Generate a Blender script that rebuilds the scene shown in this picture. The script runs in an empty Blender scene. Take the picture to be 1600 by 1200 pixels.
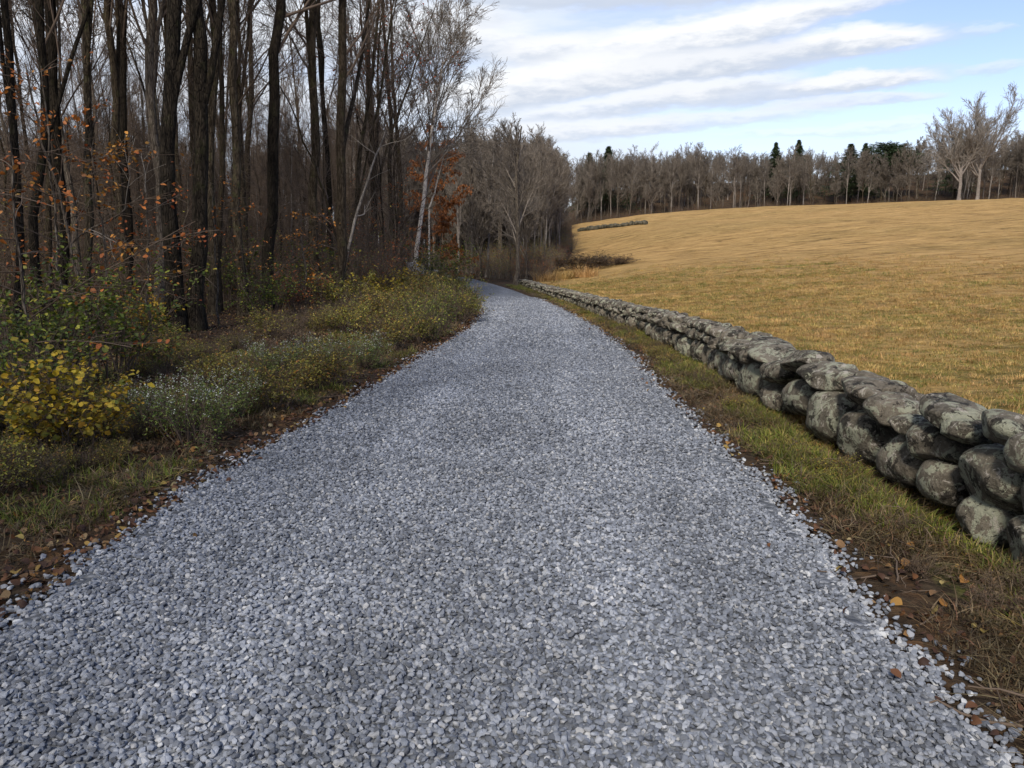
import bpy, bmesh, math, random
import numpy as np
from mathutils import Vector, Matrix, Euler

# ------------------------------------------------------------------ camera, sky, sun, exposure
sc = bpy.context.scene
col = sc.collection
FPX = 1200.0
PITCH = math.atan(200 / FPX)
EYE = 1.6
cam_d = bpy.data.cameras.new("camera")
cam_d.sensor_width = 36
cam_d.lens = FPX / 1600 * 36
cam_d.clip_end = 5000
cam_d.clip_start = 0.05
cam = bpy.data.objects.new("camera", cam_d)
col.objects.link(cam)
cam.location = (0, 0, EYE)
cam.rotation_euler = (math.pi / 2 - PITCH, 0, 0)
sc.camera = cam
sc.view_settings.view_transform = 'Standard'
sc.view_settings.look = 'None'
sc.view_settings.gamma = 1
sc.view_settings.exposure = 0.55
sc.cycles.max_bounces = 5
sc.cycles.diffuse_bounces = 3
sc.cycles.transparent_max_bounces = 6
sc.cycles.use_denoising = True

SUN_EL, SUN_AZ = 40.0, 195.0        # azimuth clockwise from +Y: behind the camera, a little to the left
sd = bpy.data.lights.new("sun", 'SUN')
sd.energy = 3.3
sd.angle = math.radians(8)
sd.color = (1.0, 0.93, 0.82)
sun = bpy.data.objects.new("sun", sd)
col.objects.link(sun)
_a, _e = math.radians(SUN_AZ), math.radians(SUN_EL)
sdir = Vector((math.sin(_a) * math.cos(_e), math.cos(_a) * math.cos(_e), math.sin(_e)))
sun.rotation_euler = sdir.to_track_quat('Z', 'Y').to_euler()


def ray(px, py):
    a, b = px - 800, 600 - py
    return np.array([a, FPX * math.cos(PITCH) + b * math.sin(PITCH), b * math.cos(PITCH) - FPX * math.sin(PITCH)])


class NT:
    """tiny helper for node trees"""
    def __init__(s, tree):
        s.t = tree
        s.n = tree.nodes
        s.l = tree.links

    def new(s, typ, **kw):
        nd = s.n.new(typ)
        for k, v in kw.items():
            setattr(nd, k, v)
        return nd

    def put(s, sock, v):
        if isinstance(v, bpy.types.NodeSocket):
            s.l.new(v, sock)
        else:
            sock.default_value = v

    def math(s, op, a, b=0.0, c=0.0, clamp=False):
        nd = s.new('ShaderNodeMath', operation=op, use_clamp=clamp)
        s.put(nd.inputs[0], a)
        s.put(nd.inputs[1], b)
        if op in ('MULTIPLY_ADD', 'SMOOTH_MIN'):
            s.put(nd.inputs[2], c)
        return nd.outputs[0]

    def mix(s, f, a, b, blend='MIX'):
        nd = s.new('ShaderNodeMix', data_type='RGBA', blend_type=blend)
        s.put(nd.inputs[0], f)
        s.put(nd.inputs[6], a if isinstance(a, bpy.types.NodeSocket) else (*a, 1))
        s.put(nd.inputs[7], b if isinstance(b, bpy.types.NodeSocket) else (*b, 1))
        return nd.outputs[2]

    def rng(s, v, a, b, c=0.0, d=1.0, smooth=True):
        nd = s.new('ShaderNodeMapRange', interpolation_type='SMOOTHSTEP' if smooth else 'LINEAR')
        s.put(nd.inputs[0], v)
        for i, x in enumerate((a, b, c, d)):
            s.put(nd.inputs[i + 1], x)
        return nd.outputs[0]

    def noise(s, vec, scale, detail=4.0, rough=0.55, dist=0.0, out=0):
        nd = s.new('ShaderNodeTexNoise')
        s.put(nd.inputs['Vector'], vec)
        nd.inputs['Scale'].default_value = scale
        nd.inputs['Detail'].default_value = detail
        nd.inputs['Roughness'].default_value = rough
        nd.inputs['Distortion'].default_value = dist
        return nd.outputs[out]

    def voro(s, vec, scale, feature='F1', out='Distance', rnd=1.0):
        nd = s.new('ShaderNodeTexVoronoi', feature=feature)
        s.put(nd.inputs['Vector'], vec)
        nd.inputs['Scale'].default_value = scale
        nd.inputs['Randomness'].default_value = rnd
        return nd.outputs[out]

    def map(s, vec, scale=(1, 1, 1), loc=(0, 0, 0)):
        nd = s.new('ShaderNodeMapping')
        s.put(nd.inputs['Vector'], vec)
        nd.inputs['Scale'].default_value = scale
        nd.inputs['Location'].default_value = loc
        return nd.outputs[0]

    def ramp(s, f, stops, interp='LINEAR'):
        nd = s.new('ShaderNodeValToRGB')
        s.put(nd.inputs[0], f)
        cr = nd.color_ramp
        cr.interpolation = interp
        while len(cr.elements) < len(stops):
            cr.elements.new(0.5)
        for el, (p, c) in zip(cr.elements, stops):
            el.position = p
            el.color = (*c, 1)
        return nd.outputs[0]


def build_world():
    w = bpy.data.worlds.new("World")
    sc.world = w
    w.use_nodes = True
    n = NT(w.node_tree)
    n.n.clear()
    out = n.new('ShaderNodeOutputWorld')
    bg = n.new('ShaderNodeBackground')
    bg.inputs['Strength'].default_value = 0.12
    n.l.new(bg.outputs[0], out.inputs['Surface'])
    sky = n.new('ShaderNodeTexSky', sky_type='NISHITA')
    sky.sun_disc = False
    sky.sun_elevation = math.radians(SUN_EL)
    sky.sun_rotation = math.radians(SUN_AZ)
    sky.air_density = 1.0
    sky.dust_density = 0.6
    sky.ozone_density = 2.0
    tc = n.new('ShaderNodeTexCoord')
    sep = n.new('ShaderNodeSeparateXYZ')
    n.l.new(tc.outputs['Generated'], sep.inputs[0])
    X, Y, Z = sep.outputs
    az = n.math('MULTIPLY', n.math('ARCTAN2', X, Y), 57.2958)
    el = n.math('MULTIPLY', n.math('ARCSINE', Z), 57.2958)
    comb = n.new('ShaderNodeCombineXYZ')
    n.l.new(az, comb.inputs[0])
    n.l.new(el, comb.inputs[1])
    uv = comb.outputs[0]
    # warps (streaky: stretched along the azimuth)
    w1 = n.noise(n.map(uv, (0.10, 0.42, 1)), 1.0, 4, 0.6)
    w2 = n.noise(n.map(uv, (0.10, 0.42, 1), (31, 7, 3)), 1.0, 4, 0.6)
    w3 = n.noise(n.map(uv, (0.5, 1.6, 1), (11, 17, 3)), 1.0, 5, 0.6)
    azw = n.math('ADD', az, n.math('MULTIPLY', n.math('SUBTRACT', w1, 0.5), 9.0))
    elw = n.math('ADD', el, n.math('MULTIPLY', n.math('SUBTRACT', w2, 0.5), 1.5))
    elw = n.math('ADD', elw, n.math('MULTIPLY', n.math('SUBTRACT', w3, 0.5), 0.8))
    base = n.mix(1.0, sky.outputs[0], (1.20, 1.07, 1.13), 'MULTIPLY')
    # thin veil: whiter to the left and towards the horizon
    veil = n.noise(n.map(uv, (0.06, 0.30, 1), (3, 9, 0)), 1.0, 5, 0.6)
    vl = n.rng(az, 30, 2, 0.0, 0.85)
    vh = n.rng(el, 11.5, 4.0, 0.0, 0.78)
    vm = n.math('MAXIMUM', vl, vh)
    vm = n.math('MULTIPLY', vm, n.rng(veil, 0.28, 0.58, 0.4, 1.1), clamp=True)
    WHITE, GREY = (6.0, 6.05, 6.15), (3.5, 3.9, 4.6)
    c = n.mix(vm, base, (4.7, 5.15, 5.8))
    blobs = [  # px, py, half width, half height, tilt (rise to the right), opacity, top brightness
        (1000, -6, 420, 16, 0.0, .85, .15), (1330, 10, 110, 15, .05, .7, .8),
        (720, 62, 150, 34, 0, .9, .9), (850, 78, 90, 22, .2, .9, .9), (735, 24, 70, 16, 0, .6, .8),
        (1180, 92, 290, 22, .04, .85, .15), (1110, 50, 235, 30, .1, 1, 1), (1330, 66, 118, 22, -.02, 1, 1),
        (850, 130, 210, 32, .18, .95, .95), (1060, 108, 210, 22, .1, .9, .75),
        (1250, 140, 250, 15, .03, .85, .3), (1340, 126, 140, 12, -.02, .9, .9), (1090, 138, 160, 12, .06, .8, .8),
        (960, 165, 200, 17, .1, .85, .8), (1330, 157, 130, 9, 0, .75, .6),
        (1050, 192, 260, 13, .05, .7, .7), (1300, 203, 160, 8, 0, .4, .8), (880, 205, 160, 16, .05, .7, .8),
        (1590, 99, 62, 9, .05, .5, .6), (1515, 47, 30, 8, 0, .28, .9),
        (500, 60, 260, 60, .05, .75, .8), (300, 160, 300, 50, 0, .7, .6), (60, 60, 240, 60, .05, .75, .8)]
    for (px, py, hw, hh, tilt, op, top) in blobs:
        r = ray(px, py)
        h = math.hypot(r[0], r[1])
        a0 = math.degrees(math.atan2(r[0], r[1]))
        e0 = math.degrees(math.atan2(r[2], h))
        r2 = ray(px + hw, py)
        a1 = math.degrees(math.atan2(r2[0], r2[1]))
        da = abs(a1 - a0)
        hh = hh * 1.08
        r3 = ray(px, py - hh)
        de = math.degrees(math.atan2(r3[2], math.hypot(r3[0], r3[1]))) - e0
        u = n.math('MULTIPLY_ADD', azw, 1 / da, -a0 / da)
        ve = n.math('MULTIPLY_ADD', elw, 1 / de, -e0 / de)
        v = n.math('MULTIPLY_ADD', u, -tilt * hw / hh, ve)
        # flat base, softer domed top
        d = n.math('ADD', n.math('MULTIPLY', u, u), n.math('MULTIPLY', v, v))
        m = n.rng(d, 1.7, 0.25, 0.0, op)
        sh = n.math('ADD', n.math('MULTIPLY', v, 0.7), n.math('MULTIPLY_ADD', w3, 1.2, -0.6))
        sh = n.rng(sh, -0.75, 0.35, 0.0, top)
        c = n.mix(m, c, n.mix(sh, GREY, WHITE))
    n.l.new(c, bg.inputs['Color'])


build_world()

# ------------------------------------------------------------------ land form
RL = np.array([(-12, -2.1, 1.45), (0, -2.2, 1.52), (3.1, -2.24, 1.62), (5.1, -2.19, 1.78), (6.5, -2.03, 1.74),
               (9.6, -1.66, 1.80), (13, -1.32, 1.90), (17.3, -.9, 1.85), (21.7, -.78, 1.6), (27.5, -1.11, 1.13),
               (37, -2.0, .05), (44.6, -3.3, -1.05), (51.7, -5.3, -2.4), (58, -8.2, -4.6), (64, -12.0, -7.8)])
WL = np.array([(-40, 2.6), (0, 2.6), (3.8, 2.6), (5.9, 2.52), (7.8, 2.6), (11, 2.74), (13, 2.69), (16, 2.64), (19, 2.38),
               (24.4, 2.03), (31.6, 1.31), (42.6, .42)])
WH = np.array([(-40, .8), (6, .8), (7.8, .76), (11, .67), (16, .57), (19, .52), (24.4, .45), (31.6, .40), (43, .33)])


def road_l(y): return np.interp(y, RL[:, 0], RL[:, 1])
def road_r(y): return np.interp(y, RL[:, 0], RL[:, 2])


# boundary of the open field (x at each y): the wall, then the edge of the woods, then the tree line
FB = np.array([(-400, 2.9), (0, 2.95), (42.6, .75), (50, 1.6), (60, 3.6), (80, 6.3), (150, 11.5)])
def field_x(y): return np.interp(y, FB[:, 0], FB[:, 1])


AZS = np.array([-180, -6, 0, 4.7, 9.3, 13.7, 18.0, 22.1, 26.0, 29.6, 33.0, 60, 120, 180])
SL = np.array([0.0, 0.0, .020, .0401, .0508, .0554, .0588, .0602, .0605, .0613, .0611, .05, .02, 0.0])
R0 = np.array([40, 40, 45, 38, 24, 17, 13, 10, 8, 7, 6, 5, 5, 5.])
RC = 165.0


def _amp():
    A = []
    for s, r0 in zip(SL, R0):
        R = np.linspace(r0 + 1, RC, 400)
        t = (R - r0) / (RC - r0)
        S = t * t * (3 - 2 * t)
        lo, hi = 0.0, 30.0
        for _ in range(40):
            mid = (lo + hi) / 2
            if np.max((mid * S - EYE) / R) < s and s > 0:
                lo = mid
            else:
                hi = mid
        A.append(lo if s > 0 else 0.0)
    return np.array(A)


AMP = _amp()


def sstep(t):
    t = np.clip(t, 0, 1)
    return t * t * (3 - 2 * t)


def vnoise(x, y, seed=0):
    """smooth pseudo noise from a few sines, about -1..1"""
    r = np.random.default_rng(seed)
    s = 0
    for i in range(6):
        a, b, c = r.uniform(-1.4, 1.4), r.uniform(-1.4, 1.4), r.uniform(0, 6.28)
        s = s + np.sin(a * x + b * y + c)
    return s / 3.0


def ground(x, y):
    x = np.asarray(x, float)
    y = np.asarray(y, float)
    R = np.hypot(x, y)
    az = np.degrees(np.arctan2(x, y))
    A = np.interp(az, AZS, AMP)
    r0 = np.interp(az, AZS, R0)
    z = A * sstep((R - r0) / (RC - r0))
    # woods to the left climb a little far back
    wl = sstep((-az - 3) / 15) * (az < 0) * (az > -120)
    z = z + 5.5 * wl * sstep((R - 32) / 60)
    rl, rr = road_l(y), road_r(y)
    out = np.maximum(np.maximum(rl - x, x - rr), 0)
    dl = np.maximum(rl - x, 0) * (y < 60)
    z = z + 0.045 * vnoise(x * 1.1, y * 1.1, 3) * sstep(out / 2.0)
    z = z + 0.10 * sstep((dl - .5) / 2.5) + 0.12 * vnoise(x * .35, y * .35, 5) * sstep((dl - 1) / 4)
    z = z + 0.25 * vnoise(x * .12, y * .12, 8) * sstep((R - 22) / 40) * sstep((x - field_x(y) - 3) / 10)
    z = z + .23 * np.clip(R - 178, 0, 50) * sstep((az - 1) / 5) * (az < 100)
    # shallow hollow and its bank in the far left corner of the field
    z = z - 0.0 * x
    ind = np.minimum(x - rl, rr - x)
    z = z - 0.05 * sstep(ind / .2) * (y < 64)
    return z


def hit(px, py, lift=0.0):
    """point of the land seen at a pixel of the photograph"""
    r = ray(px, py)
    t = 1.0 / r[1]
    for i in range(1, 4000):
        d = 1.5 + i * 0.06 if i < 1000 else 61.5 + (i - 1000) * 0.2
        p = r * d * t
        if EYE + p[2] < ground(p[0], p[1]) + lift:
            return np.array([p[0], p[1], float(ground(p[0], p[1]))])
    return None


# ------------------------------------------------------------------ helpers
def mk_mesh(name, V, quads=None, tris=None, mat=None, smooth=True, attrs=None):
    V = np.asarray(V, np.float32).reshape(-1, 3)
    nq = 0 if quads is None else len(quads)
    nt = 0 if tris is None else len(tris)
    me = bpy.data.meshes.new(name)
    me.vertices.add(len(V))
    me.vertices.foreach_set('co', V.ravel())
    loops = []
    if nq:
        loops.append(np.asarray(quads, np.int32).ravel())
    if nt:
        loops.append(np.asarray(tris, np.int32).ravel())
    if loops:
        lv = np.concatenate(loops)
        me.loops.add(len(lv))
        me.loops.foreach_set('vertex_index', lv)
        me.polygons.add(nq + nt)
        starts = np.concatenate([np.arange(nq) * 4, nq * 4 + np.arange(nt) * 3]).astype(np.int32)
        me.polygons.foreach_set('loop_start', starts)
        me.polygons.foreach_set('use_smooth', np.full(nq + nt, smooth, bool))
    if attrs:
        for k, a in attrs.items():
            a = np.asarray(a, np.float32)
            if a.ndim == 1:
                at = me.attributes.new(k, 'FLOAT', 'POINT')
                at.data.foreach_set('value', a)
            else:
                at = me.attributes.new(k, 'FLOAT_VECTOR', 'POINT')
                at.data.foreach_set('vector', a.ravel())
    me.update(calc_edges=True)
    if mat:
        me.materials.append(mat)
    return me


def obj(name, me, parent=None, label=None, cat=None, group=None, kind=None, loc=None):
    o = bpy.data.objects.new(name, me)
    col.objects.link(o)
    if parent:
        o.parent = parent
    if loc is not None:
        o.location = loc
    if label:
        o['label'] = label
    if cat:
        o['category'] = cat
    if group:
        o['group'] = group
    if kind:
        o['kind'] = kind
    return o


def spawn(parts, name, label, cat, group=None, loc=(0, 0, 0), rot=(0, 0, 0), scale=(1, 1, 1)):
    """a thing: an Empty with one child per part; meshes may be shared"""
    e = obj(name, None, None, label, cat, group, None, loc)
    e.rotation_euler = rot
    e.scale = scale
    for pn, me in parts:
        obj(pn, me, e, kind='stuff' if pn == 'flowers' else None)
    return e


def material(name, fn, rough=0.9, spec=0.2):
    m = bpy.data.materials.new(name)
    m.use_nodes = True
    n = NT(m.node_tree)
    b = n.n['Principled BSDF']
    b.inputs['Roughness'].default_value = rough
    b.inputs['Specular IOR Level'].default_value = spec
    fn(n, b)
    return m


def bump(n, b, h, strength, dist):
    bp = n.new('ShaderNodeBump')
    bp.inputs['Strength'].default_value = strength
    bp.inputs['Distance'].default_value = dist
    n.put(bp.inputs['Height'], h)
    n.l.new(bp.outputs[0], b.inputs['Normal'])


def objco(n): return n.new('ShaderNodeTexCoord').outputs['Object']
def wpos(n): return n.new('ShaderNodeNewGeometry').outputs['Position']
def rnd_obj(n): return n.new('ShaderNodeObjectInfo').outputs['Random']
def rnd_isl(n): return n.new('ShaderNodeNewGeometry').outputs['Random Per Island']


# ------------------------------------------------------------------ materials
def bark(name, dark, light, moss=0.0, scale=1.0, white=False):
    def f(n, b):
        co = objco(n)
        r = rnd_obj(n)
        nz = n.noise(n.map(co, (7 * scale, 7 * scale, 1.2 * scale)), 3.0, 6, 0.65)
        cr = n.voro(n.map(co, (16 * scale, 16 * scale, 2.6 * scale)), 2.0, 'DISTANCE_TO_EDGE')
        big = n.noise(n.map(co, (1, 1, .5)), 2.2, 3)
        c = n.mix(n.rng(nz, .35, .68), dark, light)
        c = n.mix(n.rng(cr, .0, .12, .75, 0), c, tuple(x * .35 for x in dark))
        c = n.mix(n.rng(big, .5, .75, 0, .5), c, tuple(x * 1.35 for x in light))
        if white:
            bands = n.noise(n.map(co, (1.5, 1.5, 14)), 2.2, 4, .7)
            c = n.mix(n.rng(bands, .60, .70, 0, .85), c, (.05, .045, .04))
        if moss:
            mo = n.noise(co, 3.0, 5, .7)
            c = n.mix(n.rng(mo, .52, .66, 0, moss), c, (.085, .095, .03))
        c = n.mix(n.rng(r, 0, 1, .0, .45, False), c, (dark[0] * 1.1, dark[1], dark[2]))
        n.l.new(c, b.inputs['Base Color'])
        h = n.math('ADD', nz, n.rng(cr, 0, .15))
        bump(n, b, h, .9, .02)
    return material(name, f, .95, .1)


def twigmat(name, a, c2):
    def f(n, b):
        n.l.new(n.mix(rnd_isl(n), a, c2), b.inputs['Base Color'])
    return material(name, f, .9, .15)


def leafmat(name, stops, by='island', rough=.55, trans=.25):
    def f(n, b):
        r = rnd_isl(n) if by == 'island' else rnd_obj(n)
        o = rnd_obj(n)
        c = n.ramp(r, stops)
        hs = n.new('ShaderNodeHueSaturation')
        n.put(hs.inputs['Color'], c)
        n.put(hs.inputs['Value'], n.rng(n.noise(wpos(n), 2.3, 2), .3, .7, .7, 1.3))
        n.put(hs.inputs['Hue'], n.rng(o, 0, 1, .485, .515, False))
        n.l.new(hs.outputs[0], b.inputs['Base Color'])
        tr = n.new('ShaderNodeBsdfTranslucent')
        n.l.new(hs.outputs[0], tr.inputs['Color'])
        mx = n.new('ShaderNodeMixShader')
        mx.inputs[0].default_value = trans
        n.l.new(b.outputs[0], mx.inputs[1])
        n.l.new(tr.outputs[0], mx.inputs[2])
        n.l.new(mx.outputs[0], n.n['Material Output'].inputs['Surface'])
    return material(name, f, rough, .3)


M = {}
M['bark_dark'] = bark('bark_dark', (.009, .007, .005), (.048, .038, .027), .12)
M['bark_brown'] = bark('bark_brown', (.028, .021, .014), (.115, .090, .060), .35)
M['bark_grey'] = bark('bark_grey', (.060, .048, .038), (.19, .160, .125), .15)
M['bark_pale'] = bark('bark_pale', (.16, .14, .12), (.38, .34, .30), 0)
M['bark_birch'] = bark('bark_birch', (.62, .56, .47), (.90, .85, .76), 0, 1, True)
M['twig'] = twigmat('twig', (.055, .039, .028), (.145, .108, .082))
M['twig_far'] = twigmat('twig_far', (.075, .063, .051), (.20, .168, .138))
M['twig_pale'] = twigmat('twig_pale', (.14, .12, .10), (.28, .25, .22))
M['leaf_rust'] = leafmat('leaf_rust', [(0, (.16, .045, .012)), (.5, (.30, .10, .025)), (1, (.22, .07, .02))])
M['leaf_bramble_shade'] = leafmat('leaf_bramble_shade', [(0, (.03, .02, .012)), (.7, (.075, .045, .02)), (1, (.14, .06, .02))])  # dark leaf tones stand in for the shade of the field hollow
M['leaf_aster'] = leafmat('leaf_aster', [(0, (.05, .10, .018)), (.6, (.13, .20, .040)), (1, (.26, .30, .08))])
M['leaf_orange'] = leafmat('leaf_orange', [(0, (.20, .055, .012)), (.6, (.42, .15, .03)), (1, (.33, .17, .05))])
M['leaf_yellow'] = leafmat('leaf_yellow', [(0, (.09, .10, .014)), (.4, (.30, .21, .018)), (.8, (.44, .27, .022)), (1, (.36, .17, .03))])
M['leaf_green'] = leafmat('leaf_green', [(0, (.035, .055, .010)), (.5, (.085, .115, .016)), (.8, (.17, .185, .024)), (1, (.30, .25, .03))])
M['leaf_olive'] = leafmat('leaf_olive', [(0, (.12, .065, .022)), (.25, (.10, .10, .022)), (.6, (.19, .19, .035)), (.85, (.34, .28, .045)), (1, (.32, .13, .03))])
M['leaf_dry'] = leafmat('leaf_dry', [(0, (.03, .016, .009)), (.35, (.070, .034, .017)), (.6, (.125, .052, .021)), (.78, (.15, .10, .055)), (.9, (.19, .075, .02)), (.97, (.25, .17, .05)), (1, (.24, .18, .11))], 'object', .7, .12)
M['grass_green'] = leafmat('grass_green', [(0, (.06, .085, .012)), (.5, (.13, .155, .022)), (.8, (.24, .21, .045)), (1, (.36, .26, .09))])
M['grass_dry'] = leafmat('grass_dry', [(0, (.20, .12, .03)), (.5, (.41, .26, .085)), (1, (.55, .36, .14))])
M['grass_dead'] = leafmat('grass_dead', [(0, (.045, .032, .017)), (.5, (.105, .075, .038)), (.85, (.20, .155, .085)), (1, (.15, .065, .03))])
M['needle'] = leafmat('needle', [(0, (.028, .045, .020)), (1, (.075, .10, .045))])
M['flower'] = leafmat('flower', [(0, (.25, .28, .20)), (.5, (.5, .5, .44)), (1, (.72, .72, .68))])


def f_stone(n, b):
    co = objco(n)
    r = rnd_obj(n)
    w = wpos(n)
    big = n.noise(w, 3.2, 6, .62)
    fine = n.noise(w, 26, 6, .7)
    c = n.mix(n.rng(big, .35, .65), (.048, .040, .030), (.175, .150, .115))
    c = n.mix(n.rng(fine, .42, .66, 0, .65), c, (.235, .205, .165))
    c = n.mix(n.rng(r, .35, 1, 0, .55, False), c, (.13, .118, .09))
    # lichen: pale grey-green rosettes and dark crusts
    lw = n.noise(w, 7.5, 7, .72, .6)
    c = n.mix(n.rng(n.math('MULTIPLY_ADD', r, .06, lw), .545, .575, 0, .85), c, (.31, .315, .235))
    lw2 = n.noise(n.map(w, (1, 1, 1), (5, 3, 8)), 6.0, 7, .75, .5)
    c = n.mix(n.rng(lw2, .535, .565, 0, .9), c, (.020, .017, .014))
    lw3 = n.noise(n.map(w, (1, 1, 1), (9, 13, 2)), 13, 6, .7, .5)
    c = n.mix(n.rng(lw3, .58, .63, 0, .7), c, (.42, .38, .33))
    n.l.new(c, b.inputs['Base Color'])
    h = n.math('ADD', n.math('MULTIPLY', big, 1.2), n.math('MULTIPLY', fine, .8))
    h = n.math('ADD', h, n.math('MULTIPLY', lw, .5))
    h = n.math('ADD', h, n.math('MULTIPLY', n.noise(w, 85, 4, .7), .35))
    bump(n, b, h, 1.0, .045)


M['stone'] = material('field_stone', f_stone, .92, .2)


M['stone_dark'] = material('dark_field_stone', lambda n, b: n.l.new(n.mix(n.rng(n.noise(wpos(n), 2.5, 5), .35, .65), (.03, .028, .018), (.10, .088, .062)), b.inputs['Base Color']))  # darker brown stone of the far wall, mottled by noise


def f_gravel(n, b):
    r = rnd_obj(n)
    w = wpos(n)
    sx = n.new('ShaderNodeSeparateXYZ')
    n.l.new(w, sx.inputs[0])
    cc = n.math('MULTIPLY_ADD', n.math('MINIMUM', sx.outputs[1], 18.0), .045, -.38)
    uu = n.math('ABSOLUTE', n.math('SUBTRACT', n.math('ABSOLUTE', n.math('SUBTRACT', sx.outputs[0], cc)), .78))
    trk = n.math('MULTIPLY', n.rng(uu, .42, .05, 0, 1), n.rng(n.noise(n.map(w, (1, .35, 1)), .9, 3), .35, .6, .3, 1))
    c = n.ramp(r, [(0, (.068, .073, .085)), (.28, (.118, .129, .152)), (.6, (.170, .184, .214)), (.85, (.245, .26, .29)), (.97, (.26, .262, .268)), (1, (.38, .385, .395))])
    f = n.noise(w, 60, 3, .6)
    hs = n.new('ShaderNodeHueSaturation')
    n.put(hs.inputs['Color'], c)
    n.put(hs.inputs['Value'], n.math('MULTIPLY', n.rng(f, .3, .7, .88, 1.12), n.rng(n.noise(w, .8, 3), .35, .65, .9, 1.1)))
    n.put(hs.inputs['Value'], n.math('MULTIPLY', hs.inputs['Value'].links[0].from_socket, n.rng(trk, 0, 1, .95, 1.16, False)))
    n.l.new(hs.outputs[0], b.inputs['Base Color'])
    bump(n, b, f, .3, .004)


M['gravel'] = material('crushed_stone', f_gravel, .8, .3)
M['gravel_pale'] = material('crushed_stone_pale', lambda n, b: n.l.new(
    n.ramp(rnd_obj(n), [(0, (.14, .15, .17)), (.6, (.24, .25, .275)), (1, (.42, .43, .44))]), b.inputs['Base Color']), .8, .3)


def f_road(n, b):
    w = wpos(n)
    sx = n.new('ShaderNodeSeparateXYZ')
    n.l.new(w, sx.inputs[0])
    cc = n.math('MULTIPLY_ADD', n.math('MINIMUM', sx.outputs[1], 18.0), .045, -.38)
    uu = n.math('ABSOLUTE', n.math('SUBTRACT', n.math('ABSOLUTE', n.math('SUBTRACT', sx.outputs[0], cc)), .78))
    trk = n.math('MULTIPLY', n.rng(uu, .42, .05, 0, 1), n.rng(n.noise(n.map(w, (1, .35, 1)), .9, 3), .35, .6, .3, 1))
    v = n.new('ShaderNodeTexVoronoi', feature='F1')
    n.put(v.inputs['Vector'], w)
    v.inputs['Scale'].default_value = 26
    sepc = n.new('ShaderNodeSeparateColor')
    n.l.new(v.outputs['Color'], sepc.inputs[0])
    c = n.ramp(sepc.outputs[0], [(0, (.075, .08, .09)), (.35, (.145, .155, .173)), (.7, (.19, .20, .222)), (1, (.30, .31, .33))])
    dd = n.rng(v.outputs['Distance'], .35, .75, 0, .7)
    c = n.mix(dd, c, (.05, .055, .062))
    c = n.mix(n.math('MULTIPLY', trk, .25), c, (.30, .32, .35))
    n.l.new(n.mix(n.rng(n.noise(w, .8, 3), .35, .65, 0, .18), c, (.13, .135, .15)), b.inputs['Base Color'])
    bump(n, b, n.math('MULTIPLY', v.outputs['Distance'], -1.0), .8, .03)


M['road'] = material('gravel_bed', f_road, .9, .2)


def f_ground(n, b):
    w = wpos(n)
    at = n.new('ShaderNodeAttribute', attribute_name='green').outputs['Fac']
    a = n.noise(w, 9, 6, .7)
    bb = n.noise(w, 1.1, 4)
    lf = n.new('ShaderNodeTexVoronoi')
    n.put(lf.inputs['Vector'], w)
    lf.inputs['Scale'].default_value = 13
    sp = n.new('ShaderNodeSeparateColor')
    n.l.new(lf.outputs['Color'], sp.inputs[0])
    lit = n.ramp(sp.outputs[0], [(0, (.022, .014, .009)), (.5, (.060, .034, .018)), (.85, (.11, .055, .025)), (1, (.15, .09, .04))])
    soil = n.mix(n.rng(a, .35, .7), (.020, .014, .009), (.062, .044, .028))
    grass = n.mix(n.rng(a, .35, .65), (.045, .055, .014), (.11, .11, .03))
    c = n.mix(n.rng(bb, .3, .6), lit, soil)
    g = n.math('ADD', at, n.math('MULTIPLY_ADD', a, .9, -.45))
    c = n.mix(n.rng(g, .3, .7), c, soil)
    c = n.mix(n.rng(g, .85, 1.25), c, grass)
    n.l.new(c, b.inputs['Base Color'])
    bump(n, b, n.math('ADD', a, n.math('MULTIPLY', lf.outputs['Distance'], .6)), 1.0, .04)


M['ground'] = material('forest_floor', f_ground, .95, .1)


def f_field(n, b):
    w = wpos(n)
    st = n.noise(n.map(w, (.30, 1.2, .5)), 1.1, 7, .68, .4)
    st2 = n.noise(n.map(w, (.35, 1.0, 1), (4, 4, 4)), 1.1, 7, .72, .3)
    big = n.noise(n.map(w, (.5, 1, 1)), .07, 4, .6)
    fine = n.noise(w, 14, 5, .7)
    at = n.new('ShaderNodeAttribute', attribute_name='green').outputs['Fac']
    c = n.mix(n.rng(st, .3, .68), (.24, .14, .046), (.53, .33, .128))
    c = n.mix(n.rng(big, .40, .62, 0, .55), c, (.27, .18, .062))
    c = n.mix(n.rng(st2, .50, .68, 0, .6), c, (.60, .39, .165))
    c = n.mix(n.rng(st2, .47, .33, 0, .8), c, (.085, .052, .018))
    gg = n.math('MULTIPLY', at, n.rng(n.noise(n.map(w, (.4, 1, 1), (2, 2, 2)), .5, 4), .36, .6, .25, 1.0))
    c = n.mix(gg, c, n.mix(n.rng(st2, .35, .65), (.10, .085, .020), (.25, .20, .045)))
    c = n.mix(n.rng(fine, .5, .25, 0, .4), c, (.06, .045, .018))
    n.l.new(c, b.inputs['Base Color'])
    md = n.noise(n.map(w, (.6, 1.5, 1), (8, 1, 0)), 3.2, 6, .75, .3)
    c = n.mix(n.rng(md, .5, .66, 0, .45), c, (.62, .42, .19))
    c = n.mix(n.rng(md, .46, .34, 0, .55), c, (.10, .065, .024))
    n.l.new(c, b.inputs['Base Color'])
    h = n.math('ADD', n.math('MULTIPLY', st, 2.0), n.math('MULTIPLY', fine, .5))
    h = n.math('ADD', h, st2)
    bump(n, b, h, 1.0, .22)


M['field'] = material('hay_field', f_field, .95, .1)


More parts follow.
